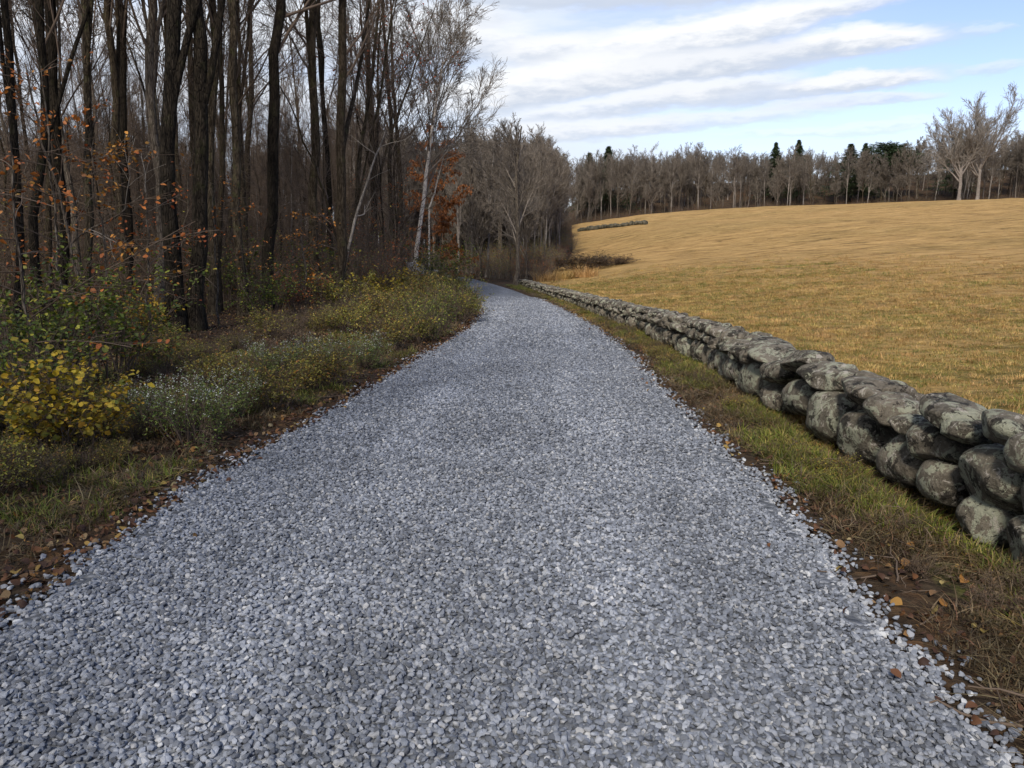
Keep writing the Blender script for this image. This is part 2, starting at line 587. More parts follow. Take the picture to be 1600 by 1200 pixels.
# ------------------------------------------------------------------ ground, field, road
def grade(a, b, fine0, fine1, step, growth=1.09):
    """1-D grid: step inside fine0..fine1, growing outside"""
    xs = list(np.arange(fine0, fine1, step))
    s, x = step, xs[-1]
    while x < b:
        s = min(s * growth, 60)
        x += s
        xs.append(x)
    s, x = step, xs[0]
    lo = []
    while x > a:
        s = min(s * growth, 60)
        x -= s
        lo.append(x)
    return np.array(lo[::-1] + xs)


def build_land():
    xs = grade(-900, 900, -6, 7, .12, 1.035)
    ys = grade(-400, 1400, 0, 14, .14, 1.028)
    nx, ny = len(xs), len(ys)
    X, Y = np.meshgrid(xs, ys)
    # snap the column nearest to the field boundary onto it so the two sheets meet along the wall
    fb = field_x(Y)
    k = np.argmin(np.abs(X - fb), axis=1)
    X[np.arange(ny), k] = fb[np.arange(ny), k]
    Z = ground(X, Y)
    V = np.stack([X, Y, Z], -1).reshape(-1, 3)
    i = np.arange(ny - 1)[:, None] * nx + np.arange(nx - 1)[None, :]
    Q = np.stack([i, i + 1, i + 1 + nx, i + nx], -1)
    right = (np.arange(nx - 1)[None, :] >= k[:-1, None])
    rw = right | (np.arange(nx - 1)[None, :] >= k[1:, None]) & False
    yc = Y[:-1, :-1]
    isf = rw & (np.hypot(X[:-1, :-1], yc) < 174)
    rl, rr = road_l(Y), road_r(Y)
    dr = X - rr
    dlft = rl - X
    g = np.where(dr > 0, sstep((dr - .12) / .45) * 1.1, 0)
    g = np.maximum(g, np.where(dlft > 0, .55 * sstep(dlft / .5) * (1 - sstep((dlft - 2.5) / 2.5)), 0))
    g = g * (Y < 45)
    gf = sstep(1 - (X - fb) / 15.0) * 1.0 * (1 - sstep((Y - 20) / 40)) * 1.0 + .04
    for name, mask, mat, at in (('ground', ~isf, M['ground'], g), ('field', isf, M['field'], gf)):
        q = Q[mask]
        used, inv = np.unique(q.ravel(), return_inverse=True)
        me = mk_mesh(name, V[used], inv.reshape(-1, 4), None, mat, True, {'green': at.ravel()[used]})
        obj(name, me, kind='structure')


build_land()


def build_road():
    c = []
    for y in np.arange(-12, 64.01, .5):
        c.append((y, road_l(y), road_r(y)))
    V, Q, nu = [], [], 13
    for (y, l, r) in c:
        for j in range(nu):
            t = j / (nu - 1)
            x = l + .04 + (r - l - .08) * t
            e = min(t, 1 - t) * 2
            base = float(ground((l + r) / 2, y)) + 0.05
            z = base + .002 + .012 * sstep(e * 8) + .03 * sstep(e)
            V.append((x, y, z))
    n = len(c)
    for a in range(n - 1):
        for j in range(nu - 1):
            i = a * nu + j
            Q.append((i, i + 1, i + nu + 1, i + nu))
    # the road goes on to the left through the woods
    path = [(-9.9, 64.0), (-14, 70), (-21, 75), (-31, 78), (-45, 79)]
    b0 = len(V)
    for i, (x, y) in enumerate(path):
        d = np.array(path[min(i + 1, 4)]) - np.array(path[max(i - 1, 0)])
        d = d / np.linalg.norm(d)
        for s in (-1.6, 1.6):
            px, py = x + d[1] * s, y - d[0] * s
            V.append((px, py, float(ground(px, py)) + .06))
    for i in range(4):
        a = b0 + i * 2
        Q.append((a, a + 1, a + 3, a + 2))
    obj('gravel_road', mk_mesh('gravel_road', V, Q, None, M['road']), kind='structure')


build_road()


def road_z(x, y):
    l, r = road_l(y), road_r(y)
    t = np.clip((x - l - .04) / (r - l - .08), 0, 1)
    e = np.minimum(t, 1 - t) * 2
    base = ground((l + r) / 2, y) + .05
    return base + .002 + .012 * sstep(e * 8) + .03 * sstep(e)


# ------------------------------------------------------------------ instanced stuff (gravel, leaves, grass)
def scatter(name, P, rot, scale, protos, kind='stuff', label=None):
    """one stuff object: instances of the proto meshes on the points"""
    c = bpy.data.collections.new(name + '_kinds')
    for i, me in enumerate(protos):
        c.objects.link(bpy.data.objects.new('%s_kind_%02d' % (name, i), me))
    P = np.asarray(P, np.float32)
    me = mk_mesh(name, P, attrs={'rot': rot, 'sca': scale})
    o = obj(name, me, kind=kind, label=label)
    ng = bpy.data.node_groups.new(name + '_scatter', 'GeometryNodeTree')
    ng.interface.new_socket('Geometry', in_out='INPUT', socket_type='NodeSocketGeometry')
    ng.interface.new_socket('Geometry', in_out='OUTPUT', socket_type='NodeSocketGeometry')
    N, L = ng.nodes, ng.links
    gi, go = N.new('NodeGroupInput'), N.new('NodeGroupOutput')
    ci = N.new('GeometryNodeCollectionInfo')
    ci.inputs['Collection'].default_value = c
    ci.inputs['Separate Children'].default_value = True
    ci.inputs['Reset Children'].default_value = True
    ip = N.new('GeometryNodeInstanceOnPoints')
    ip.inputs['Pick Instance'].default_value = True
    a1 = N.new('GeometryNodeInputNamedAttribute')
    a1.data_type = 'FLOAT_VECTOR'
    a1.inputs['Name'].default_value = 'rot'
    a2 = N.new('GeometryNodeInputNamedAttribute')
    a2.data_type = 'FLOAT'
    a2.inputs['Name'].default_value = 'sca'
    rv = N.new('FunctionNodeRandomValue')
    rv.data_type = 'INT'
    rv.inputs[4].default_value = 0
    rv.inputs[5].default_value = len(protos) - 1
    e2r = N.new('FunctionNodeEulerToRotation')
    L.new(gi.outputs[0], ip.inputs['Points'])
    L.new(ci.outputs[0], ip.inputs['Instance'])
    L.new(rv.outputs[2], ip.inputs['Instance Index'])
    L.new(a1.outputs[0], e2r.inputs[0])
    L.new(e2r.outputs[0], ip.inputs['Rotation'])
    L.new(a2.outputs[0], ip.inputs['Scale'])
    L.new(ip.outputs[0], go.inputs[0])
    md = o.modifiers.new('scatter', 'NODES')
    md.node_group = ng
    return o


def ico(sub):
    bm = bmesh.new()
    bmesh.ops.create_icosphere(bm, subdivisions=sub, radius=1)
    V = np.array([v.co[:] for v in bm.verts])
    F = np.array([[v.index for v in f.verts] for f in bm.faces])
    bm.free()
    return V, F


ICO = {k: ico(k) for k in (1, 2, 3, 4)}


def rock(rng, sub, planes=7, box=.8, lump=.12, cut=(.62, .92)):
    V, F = ICO[sub]
    V = V.copy()
    V = np.sign(V) * np.abs(V) ** box
    for _ in range(planes):
        nrm = rng.normal(size=3)
        nrm /= np.linalg.norm(nrm)
        d = rng.uniform(*cut)
        over = np.maximum(V @ nrm - d, 0)
        V = V - .9 * over[:, None] * nrm
    for fr in (1.6, 3.2, 6.5, 12.0):
        ph = rng.uniform(0, 6.28, (3, 3))
        k = rng.normal(size=(3, 3)) * fr
        s = sum(np.sin(V @ k[i] + ph[i, 0]) for i in range(3)) / 3
        V = V * (1 + lump * s / (fr ** .72))[:, None]
    V = V - (V.max(0) + V.min(0)) / 2
    V = V / ((V.max(0) - V.min(0)) / 2)
    return V, F


def build_gravel():
    rng = np.random.default_rng(5)
    protos, pale = [], []
    for i in range(10):
        V, F = rock(rng, 2 if i < 5 else 1, 9, .9, .10, (.5, .9))
        V = V * np.array([1, rng.uniform(.62, .95), rng.uniform(.45, .7)]) * .5
        protos.append(mk_mesh('gravel_stone', V, None, F, M['gravel'], False))
        pale.append(mk_mesh('gravel_stone_pale', V, None, F, M['gravel_pale'], False))
    pts = []
    for (y0, y1, sp, sz) in ((1.0, 6, .0182, .0262), (6, 13, .024, .030), (13, 30, .045, .044)):
        ys = np.arange(y0, y1, sp)
        xs = np.arange(-2.7, 2.3, sp)
        X, Y = np.meshgrid(xs, ys)
        X = X + rng.uniform(-.5, .5, X.shape) * sp * 1.2
        Y = Y + rng.uniform(-.5, .5, X.shape) * sp * 1.2
        X, Y = X.ravel(), Y.ravel()
        wob = .04 * np.sin(Y * 5.1) + .04 * np.sin(Y * 11.3 + 1) + .02 * np.sin(Y * 31)
        d = np.minimum(X - road_l(Y) + wob, road_r(Y) - X + wob)
        keep = d > .03 - .20 * rng.random(len(X)) ** 3.0
        X, Y = X[keep], Y[keep]
        s = sz * rng.uniform(.65, 1.25, len(X))
        z = np.where(d[keep] > .08, road_z(X, Y), ground(X, Y) + .006) + rng.uniform(-.004, .013, len(X))
        pts.append(np.stack([X, Y, z, s], 1))
    P = np.concatenate(pts)
    rot = np.stack([rng.normal(0, .45, len(P)), rng.normal(0, .45, len(P)), rng.uniform(0, 6.28, len(P))], 1)
    scatter('gravel', P[:, :3], rot, P[:, 3], protos)
    # loose paler stones thrown over the edges
    n = 3600
    Y = 1.5 + 28 * rng.random(n) ** 1.5
    side = rng.random(n) < .5
    off = np.abs(rng.normal(0, .13, n)) * (.5 + .9 * (vnoise(Y * 2.2, side * 9.0, 4) > 0)) - .06
    X = np.where(side, road_l(Y) - off, road_r(Y) + off)
    s = rng.uniform(.018, .044, n)
    z = np.maximum(ground(X, Y), 0 * X + ground(X, Y)) + s * .18
    rot = np.stack([rng.normal(0, .3, n), rng.normal(0, .3, n), rng.uniform(0, 6.28, n)], 1)
    scatter('loose_gravel', np.stack([X, Y, z], 1), rot, s, pale)


build_gravel()


def unit(v): return v / np.maximum(np.linalg.norm(v, axis=-1, keepdims=True), 1e-9)


def grow(rng, P, R, k, t0, t1, ang, angj, lf, lj, n, wob, up, rr, rtip, taper=.6, hook=0.0):
    """k children on every parent polyline; P (B,N,3), R (B,N)"""
    B, N, _ = P.shape
    plen = np.linalg.norm(np.diff(P, axis=1), axis=2).sum(1)
    t = t0 + (t1 - t0) * ((np.arange(k)[None] + rng.random((B, k))) / k)
    f = t * (N - 1)
    i = np.minimum(f.astype(int), N - 2)
    fr = (f - i)[..., None]
    b = np.arange(B)[:, None]
    p = P[b, i] * (1 - fr) + P[b, i + 1] * fr
    tan = unit(P[b, i + 1] - P[b, i])
    pr = (R[b, i] * (1 - fr[..., 0]) + R[b, i + 1] * fr[..., 0])
    rv = unit(rng.normal(size=(B, k, 3)))
    perp = unit(rv - (rv * tan).sum(-1, keepdims=True) * tan)
    a = np.radians(ang + rng.normal(0, 1, (B, k, 1)) * angj)
    d = unit(np.cos(a) * tan + np.sin(a) * perp)
    L = plen[:, None] * lf * (1.15 - taper * t) * (1 + lj * rng.uniform(-1, 1, (B, k)))
    p, d, L, pr = p.reshape(-1, 3), d.reshape(-1, 3), L.reshape(-1), pr.reshape(-1)
    C = len(p)
    out = np.zeros((C, n, 3))
    out[:, 0] = p
    for j in range(1, n):
        d = d + rng.normal(0, wob, (C, 3))
        d[:, 2] += up
        if hook:
            d[:, 2] += hook * (j / n)
        d = unit(d)
        out[:, j] = out[:, j - 1] + d * (L / (n - 1))[:, None]
    r0 = np.minimum(pr * rr, pr * .9)
    r0 = np.maximum(r0, rtip * 1.2)
    s = np.linspace(0, 1, n)
    rad = r0[:, None] * (1 - s) + rtip * s
    return out, rad


def tubes(groups):
    """groups of (P(B,N,3), R(B,N), sides) -> V, Q"""
    VV, QQ, nv = [], [], 0
    for P, R, S in groups:
        B, N, _ = P.shape
        T = np.empty_like(P)
        T[:, 1:-1] = P[:, 2:] - P[:, :-2]
        T[:, 0] = P[:, 1] - P[:, 0]
        T[:, -1] = P[:, -1] - P[:, -2]
        T = unit(T)
        ref = np.zeros_like(P)
        m = np.abs(unit(P[:, -1] - P[:, 0])[:, 2]) > .8
        ref[m] = (1, 0, 0)
        ref[~m] = (0, 0, 1)
        U = unit(np.cross(T, ref))
        W = np.cross(T, U)
        a = np.arange(S) / S * 2 * np.pi
        ring = P[:, :, None] + R[:, :, None, None] * (np.cos(a)[None, None, :, None] * U[:, :, None] + np.sin(a)[None, None, :, None] * W[:, :, None])
        VV.append(ring.reshape(-1, 3))
        base = nv + (np.arange(B)[:, None, None] * N + np.arange(N - 1)[None, :, None]) * S
        j = np.arange(S)[None, None]
        j2 = (j + 1) % S
        q = np.stack([base + j, base + j2, base + S + j2, base + S + j], -1)
        QQ.append(q.reshape(-1, 4))
        nv += B * N * S
    return np.concatenate(VV), np.concatenate(QQ)


def leaf_mesh(name, mat, w=.5, fold=.15, lobed=False, rng=None):
    """a single leaf about 1 long lying in XY, curled"""
    n = 7
    t = np.linspace(0, 1, n)
    prof = w * .5 * np.sin(np.pi * t ** .8) ** .7
    if lobed:
        prof = prof * (1 + .42 * np.sin(t * 19))
    V = []
    for i in range(n):
        z = fold * (np.sin(t[i] * 3) * .8)
        V += [(-prof[i], t[i] - .5, z + fold * prof[i] * 1.2), (0, t[i] - .5, z), (prof[i], t[i] - .5, z + fold * prof[i] * 1.5)]
    Q = []
    for i in range(n - 1):
        a = i * 3
        Q += [(a, a + 1, a + 4, a + 3), (a + 1, a + 2, a + 5, a + 4)]
    return mk_mesh(name, V, Q, None, mat, True)


def tuft(rng, mat, blades=26, h=.14, spread=.07, w=.0045, lean=.6, flowers=None):
    V, Q = [], []
    for _ in range(blades):
        a = rng.uniform(0, 6.28)
        r = spread * math.sqrt(rng.random())
        b = np.array([math.cos(a) * r, math.sin(a) * r, 0])
        az = a + rng.normal(0, .9)
        L = h * rng.uniform(.45, 1.15)
        le = lean * rng.uniform(.2, 1.3)
        side = np.array([-math.sin(az), math.cos(az), 0]) * w * rng.uniform(.7, 1.3)
        k0 = len(V)
        for j in range(4):
            t = j / 3
            out = le * L * t * t
            p = b + np.array([math.cos(az) * out, math.sin(az) * out, L * (t - .35 * le * t * t)])
            ww = side * (1 - t * .85)
            V += [p - ww, p + ww]
        for j in range(3):
            a_ = k0 + j * 2
            Q.append((a_, a_ + 1, a_ + 3, a_ + 2))
    return mk_mesh('tuft', V, Q, None, mat, True)


def build_litter_and_grass():
    rng = np.random.default_rng(11)
    lv = [leaf_mesh('leaf', M['leaf_dry'], w, f, lo) for w, f, lo in ((.5, .15, False), (.8, .2, True), (.4, -.15, False), (1.0, .1, True), (.9, .3, True))]
    # woods floor, left
    n = 70000
    Y = 2.5 + 30 * rng.random(n) ** 1.35
    d = .15 + 16 * rng.random(n) ** 1.6
    X = road_l(Y) - d
    keep = (np.abs(X) < 0.80 * Y + 3) & (rng.random(n) < np.interp(d, [.15, .5, 1.5, 3], [.2, .4, .7, 1]))
    X, Y = X[keep], Y[keep]
    # against the edges of the road, and the right verge
    m = 4200
    Y2 = 2 + 26 * rng.random(m) ** 1.3
    X2 = np.where(rng.random(m) < .40, road_l(Y2) - np.abs(rng.normal(0, .16, m)), road_r(Y2) + rng.random(m) ** .8 * (np.interp(Y2, WL[:, 0], WL[:, 1]) - road_r(Y2)))
    X, Y = np.concatenate([X, X2]), np.concatenate([Y, Y2])
    Y4 = 2 + 24 * rng.random(110) ** 1.2
    e4 = np.abs(rng.normal(0, .16, 110))
    X4 = np.where(rng.random(110) < .6, road_l(Y4) + e4, road_r(Y4) - e4)
    X, Y = np.concatenate([X, X4]), np.concatenate([Y, Y4])
    n = len(X)
    gz = np.where((X > road_l(Y) + .1) & (X < road_r(Y) - .1), .05 + .02, 0)
    s = rng.uniform(.018, .058, n)
    rot = np.stack([rng.normal(0, .5, n), rng.normal(0, .5, n), rng.uniform(0, 6.28, n)], 1)
    scatter('fallen_leaves', np.stack([X, Y, ground(X, Y) + .010 + gz + .018 * rng.random(n)], 1), rot, s, lv)
    # small sticks
    st = []
    for i in range(4):
        P = np.cumsum(np.concatenate([[[0, 0, 0]], rng.normal(0, .06, (5, 3)) * [1, 1, .25] + [.16, 0, 0]]), 0)[None]
        P2, R2 = grow(rng, P, np.full((1, 6), .012), 3, .2, .9, 40, 10, .4, .3, 4, .1, 0, .7, .005)
        V, Q = tubes([(P, np.linspace(.014, .006, 6)[None], 5), (P2, R2, 4)])
        st.append(mk_mesh('stick', V, Q, None, M['twig']))
    n = 1500
    Y = 2.2 + 26 * rng.random(n) ** 1.3
    X = np.where(rng.random(n) < .75, road_l(Y) - .3 - 7 * rng.random(n) ** 1.3, road_r(Y) + .15 + .8 * rng.random(n))
    rot = np.stack([rng.normal(0, .1, n), rng.normal(0, .15, n), rng.uniform(0, 6.28, n)], 1)
    scatter('fallen_twigs', np.stack([X, Y, ground(X, Y) + .01], 1), rot, rng.uniform(.12, .5, n), st)
    # verge grass
    g = [tuft(rng, M['grass_green'], 20, .085, .07, .0035, 1.2) for _ in range(4)] + [tuft(rng, M['grass_dead'], 18, .08, .09, .003, 1.8) for _ in range(3)]
    n = 24000
    Y = 1.5 + 40 * rng.random(n) ** 1.5
    w = np.interp(Y, WL[:, 0], WL[:, 1]) - road_r(Y)
    t = rng.random(n) ** .75
    X = road_r(Y) + .22 + t * (w - .22)
    keep = (vnoise(X * 5, Y * 3, 6) + 1.3 * t > .30 + .6 * rng.random(n)) & (w > .25)
    X, Y = X[keep], Y[keep]
    n = 15000
    Y3 = 2.2 + 34 * rng.random(n) ** 1.4
    dd = .25 + 3.6 * rng.random(n)
    X3 = road_l(Y3) - dd
    k3 = vnoise(X3 * 2.4, Y3 * 2.4, 9) > .0 + .35 * rng.random(n)
    X, Y = np.concatenate([X, X3[k3]]), np.concatenate([Y, Y3[k3]])
    n = len(X)
    rot = np.stack([rng.normal(0, .2, n), rng.normal(0, .2, n), rng.uniform(0, 6.28, n)], 1)
    scatter('verge_grass', np.stack([X, Y, ground(X, Y) - .005], 1), rot, rng.uniform(.5, 1.35, n), g)
    # matted dead grass over both verges
    g = [tuft(rng, M['grass_dead'], 26, .075, .10, .0032, 2.2) for _ in range(4)]
    n = 17000
    Y = 1.6 + 34 * rng.random(n) ** 1.5
    w = np.interp(Y, WL[:, 0], WL[:, 1]) - road_r(Y)
    X = np.where(rng.random(n) < .5, road_r(Y) + .17 + rng.random(n) ** .8 * w, road_l(Y) - .35 - 4 * rng.random(n) ** 1.2)
    keep = vnoise(X * 4, Y * 4, 16) > -.55 + .7 * rng.random(n)
    X, Y = X[keep], Y[keep]
    n = len(X)
    rot = np.stack([rng.normal(0, .25, n), rng.normal(0, .25, n), rng.uniform(0, 6.28, n)], 1)
    scatter('dead_grass', np.stack([X, Y, ground(X, Y) - .004], 1), rot, rng.uniform(.5, 1.3, n), g)
    # mown grass of the field near the wall
    g = [tuft(rng, M['grass_dry'], 40, .07, .16, .004, 1.2) for _ in range(4)] + [tuft(rng, M['grass_green'], 30, .06, .15, .004, 1.0)]
    n = 60000
    Y = 3 + 60 * rng.random(n) ** 1.25
    X = field_x(Y) + 38 * rng.random(n) ** 1.3
    keep = (X < .75 * Y + 2) & (Y > 3) & (rng.random(n) < 1.1 * (1 - sstep((np.hypot(X, Y) - 8) / 48)) * sstep((field_x(Y) + 36 - X) / 26))
    X, Y = X[keep], Y[keep]
    n = len(X)
    R = np.hypot(X, Y)
    rot = np.stack([rng.normal(0, .15, n), rng.normal(0, .15, n), rng.uniform(0, 6.28, n)], 1)
    gf_ = np.maximum(X - field_x(Y), 0)
    scatter('field_grass', np.stack([X, Y, ground(X, Y) - .01], 1), rot, rng.uniform(.5, 1.1, n) * (.75 + R / 42), g)


build_litter_and_grass()


def build_green_field_grass():
    rng = np.random.default_rng(12)
    g = [tuft(rng, M['grass_green'], 26, .06, .13, .0038, 1.2) for _ in range(3)]
    n = 15000
    Y = 3 + 40 * rng.random(n) ** 1.25
    X = field_x(Y) + .2 + 15 * rng.random(n) ** 1.5
    keep = (X < .75 * Y + 2) & (vnoise(X * .8, Y * 1.6, 31) > -.5 + 1.2 * rng.random(n))
    X, Y = X[keep], Y[keep]
    n = len(X)
    rot = np.stack([rng.normal(0, .15, n), rng.normal(0, .15, n), rng.uniform(0, 6.28, n)], 1)
    scatter('green_field_grass', np.stack([X, Y, ground(X, Y) - .01], 1), rot, rng.uniform(.5, 1.1, n) * (.75 + np.hypot(X, Y) / 42), g)


build_green_field_grass()


# ------------------------------------------------------------------ the dry stone wall
def wall_x(y): return np.interp(y, WL[:, 0], WL[:, 1])
def wall_h(y): return np.interp(y, WH[:, 0], WH[:, 1])


def build_wall():
    rng = np.random.default_rng(21)
    shapes = [rock(rng, 4 if i < 12 else 3, rng.integers(4, 10), rng.uniform(.82, .96), .12, (.72, .97)) for i in range(20)]
    meshes = [mk_mesh('stone', V, None, F, M['stone'], True) for V, F in shapes]
    root = obj('stone_wall', None, None, 'long low dry-stone wall of lichened grey boulders beside the gravel road', 'stone wall', loc=(2.6, 4, 0))
    stones = []   # centre, half sizes, rotation, shape

    def add(x, y, z, sx, sy, sz, rot=None, near=0):
        r = rot if rot is not None else (rng.normal(0, .10), rng.normal(0, .12), rng.normal(0, .12))
        stones.append((x, y, z, sx, sy, sz, r, int(rng.integers(0, 12)), near))

    # hand laid stretch nearest to the camera, from where each stone sits on the wall's face
    near = [(1240, 605, 1296, 700, 0), (1284, 635, 1358, 738, 0), (1338, 668, 1418, 765, 0), (1330, 612, 1388, 664, 0),
            (1279, 588, 1352, 634, 0), (1398, 622, 1494, 662, 0), (1375, 645, 1410, 680, 0), (1393, 655, 1462, 726, 0),
            (1449, 651, 1499, 693, 0), (1490, 640, 1578, 696, 0), (1533, 668, 1612, 738, 0), (1453, 690, 1572, 800, 0),
            (1400, 712, 1474, 782, 0), (1466, 765, 1545, 850, 0), (1553, 738, 1650, 840, 0), (1524, 806, 1640, 900, 0),
            (1203, 590, 1252, 652, 0), (1172, 595, 1209, 648, 0), (1174, 560, 1213, 600, 0), (1226, 566, 1284, 606, 0),
            (1198, 545, 1250, 585, 0), (1138, 556, 1180, 622, 0), (1118, 552, 1150, 600, 0), (1143, 533, 1194, 562, 0),
            (1110, 528, 1148, 556, 0), (1610, 668, 1720, 760, 0), (1640, 750, 1780, 880, 0)]
    for (x0, y0, x1, y1, tilt) in near:
        cx, cy = (x0 + x1) / 2, (y0 + y1) / 2
        xw = 2.60

        def onface(px, py):
            r = ray(px, py)
            t = xw / r[0]
            return r[1] * t, EYE + r[2] * t
        ya, _ = onface(x0, cy)
        yb, _ = onface(x1, cy)
        yc, zc = onface(cx, cy)
        _, zt = onface(cx, y0)
        _, zb = onface(cx, y1)
        sy = abs(ya - yb) / 2 * .80
        sz = abs(zt - zb) / 2 * .95
        sx = min(max(.16, (sy + sz) * .52), .26)
        add(xw - .02 + sx, yc - .04, max(zc, sz * .8), sx, sy, sz, (rng.normal(0, .08), rng.normal(0, .08), rng.normal(0, .1)), 1)

    def course(y0, y1, zf0, zf1, w0, w1, xo, depth, jit=.03):
        y = y0
        while y < y1:
            hsc = wall_h(y) / .8
            w = rng.uniform(w0, w1) * (.55 + .45 * hsc)
            h = wall_h(y)
            zz0, zz1 = zf0 * h, zf1 * h
            hgt = (zz1 - zz0) * rng.uniform(.92, 1.22)
            yc = y + w / 2
            add(float(wall_x(yc)) + xo + rng.normal(0, jit), yc, float(ground(wall_x(yc), yc)) * 0 + (zz0 + zz1) / 2 + rng.normal(0, .012),
                depth * rng.uniform(.85, 1.15), w / 2 * .98, hgt / 2 * .99)
            y += w
    # face, from where the hand-laid stretch ends
    course(8.6, 43, 0, .56, .20, .36, .17, .18)
    course(8.4, 43, .52, .80, .20, .40, .15, .20)
    course(-1.5, 2.9, 0, .55, .35, .6, .2, .24)
    course(-1.5, 2.9, .5, .8, .3, .5, .2, .24)
    # caps lying across the wall
    course(9.0, 43, .66, .90, .20, .34, .38, .16, .05)
    course(-1.5, 9.0, .50, .74, .24, .40, .44, .17, .04)
    course(9.5, 43, .72, .96, .18, .34, .16, .15, .04)
    course(5.6, 9.5, .60, .80, .20, .32, .34, .13, .05)
    # far face
    course(-1.5, 43, 0, .45, .35, .6, .52, .19)
    course(-1.5, 43, .4, .66, .3, .55, .50, .17)
    # rubble heart
    course(-1.5, 43, .0, .45, .25, .45, .52, .15)
    course(-1.5, 43, .35, .72, .25, .45, .52, .15)

    def show(s):
        x, y, z, sx, sy, sz = s[:6]
        if y < 2.5:
            return 0
        face = 1.0 if s[8] or x < wall_x(y) + .3 or z > .7 * wall_h(y) else .08
        return face * sy * sz / y ** 2
    order = sorted(range(len(stones)), key=lambda i: -show(stones[i]))
    VV, FF, nv = [], [], 0
    for rank, i in enumerate(order):
        x, y, z, sx, sy, sz, r, k, nr = stones[i]
        if rank < 100:
            o = obj('stone', meshes[k], root)
            o.location = (x - 2.6, y - 4, z)
            o.rotation_euler = r
            o.scale = (sx, sy, sz)
        else:
            kk = k if y < 14 else 12 + k % 8
            V, F = shapes[kk]
            if y > 14:
                V, F = rock(rng, 2, 6, .8, .16, (.66, .95)) if rng.random() < .3 else shapes[kk]
            W = (V * (sx, sy, sz)) @ np.array(Euler(r).to_matrix()).T + (x - 2.6, y - 4, z)
            VV.append(W)
            FF.append(F + nv)
            nv += len(V)
    obj('stone', mk_mesh('stone_rest', np.concatenate(VV), None, np.concatenate(FF), M['stone'], True), root, kind='stuff')


build_wall()

# ------------------------------------------------------------------ trees
def leaves_at(rng, P, size, w=.55, droop=.4, n_per=1, jitter=.05):
    """folded 5-point leaves at points P -> V, Q"""
    P = np.repeat(P, n_per, 0)
    n = len(P)
    P = P + rng.normal(0, jitter, (n, 3))
    s = size * rng.uniform(.6, 1.3, n)[:, None]
    a = rng.uniform(0, 6.28, n)
    d = np.stack([np.cos(a), np.sin(a), rng.normal(-droop, .35, n)], 1)
    d = unit(d)
    side = unit(np.cross(d, np.array([0, 0, 1.0]) + rng.normal(0, .45, (n, 3))))
    nm = np.cross(side, d)
    V = np.stack([P, P + d * s * .35 + side * s * w * .5 + nm * s * .10, P + d * s * .9, P + d * s * .35 - side * s * w * .5 + nm * s * .10,
                  P + d * s * .75 + side * s * w * .30, P + d * s * .75 - side * s * w * .30], 1)
    b = np.arange(n)[:, None] * 6
    Q = np.concatenate([b + np.array([[0, 1, 4, 2]]), b + np.array([[0, 2, 5, 3]])])
    return V.reshape(-1, 3), Q


def trunk_line(rng, H, r, n=18, wob=.012, bend=0.0, rtip=.02, flare=.55, p0=(0, 0, 0)):
    z = np.linspace(0, 1, n) ** 1.1
    P = np.zeros((1, n, 3))
    dx = np.cumsum(rng.normal(0, wob, n)) * H / n
    dy = np.cumsum(rng.normal(0, wob, n)) * H / n
    dx[:2] = 0
    dy[:2] = 0
    P[0, :, 0] = p0[0] + dx * 3 + bend * H * z ** 2
    P[0, :, 1] = p0[1] + dy * 3
    P[0, :, 2] = p0[2] + z * H
    R = (r * (1 - z) ** .75 + rtip * z) * (1 + flare * np.exp(-z * H / .35))
    R = R * (1 + rng.normal(0, .025, n))
    return P, R[None]


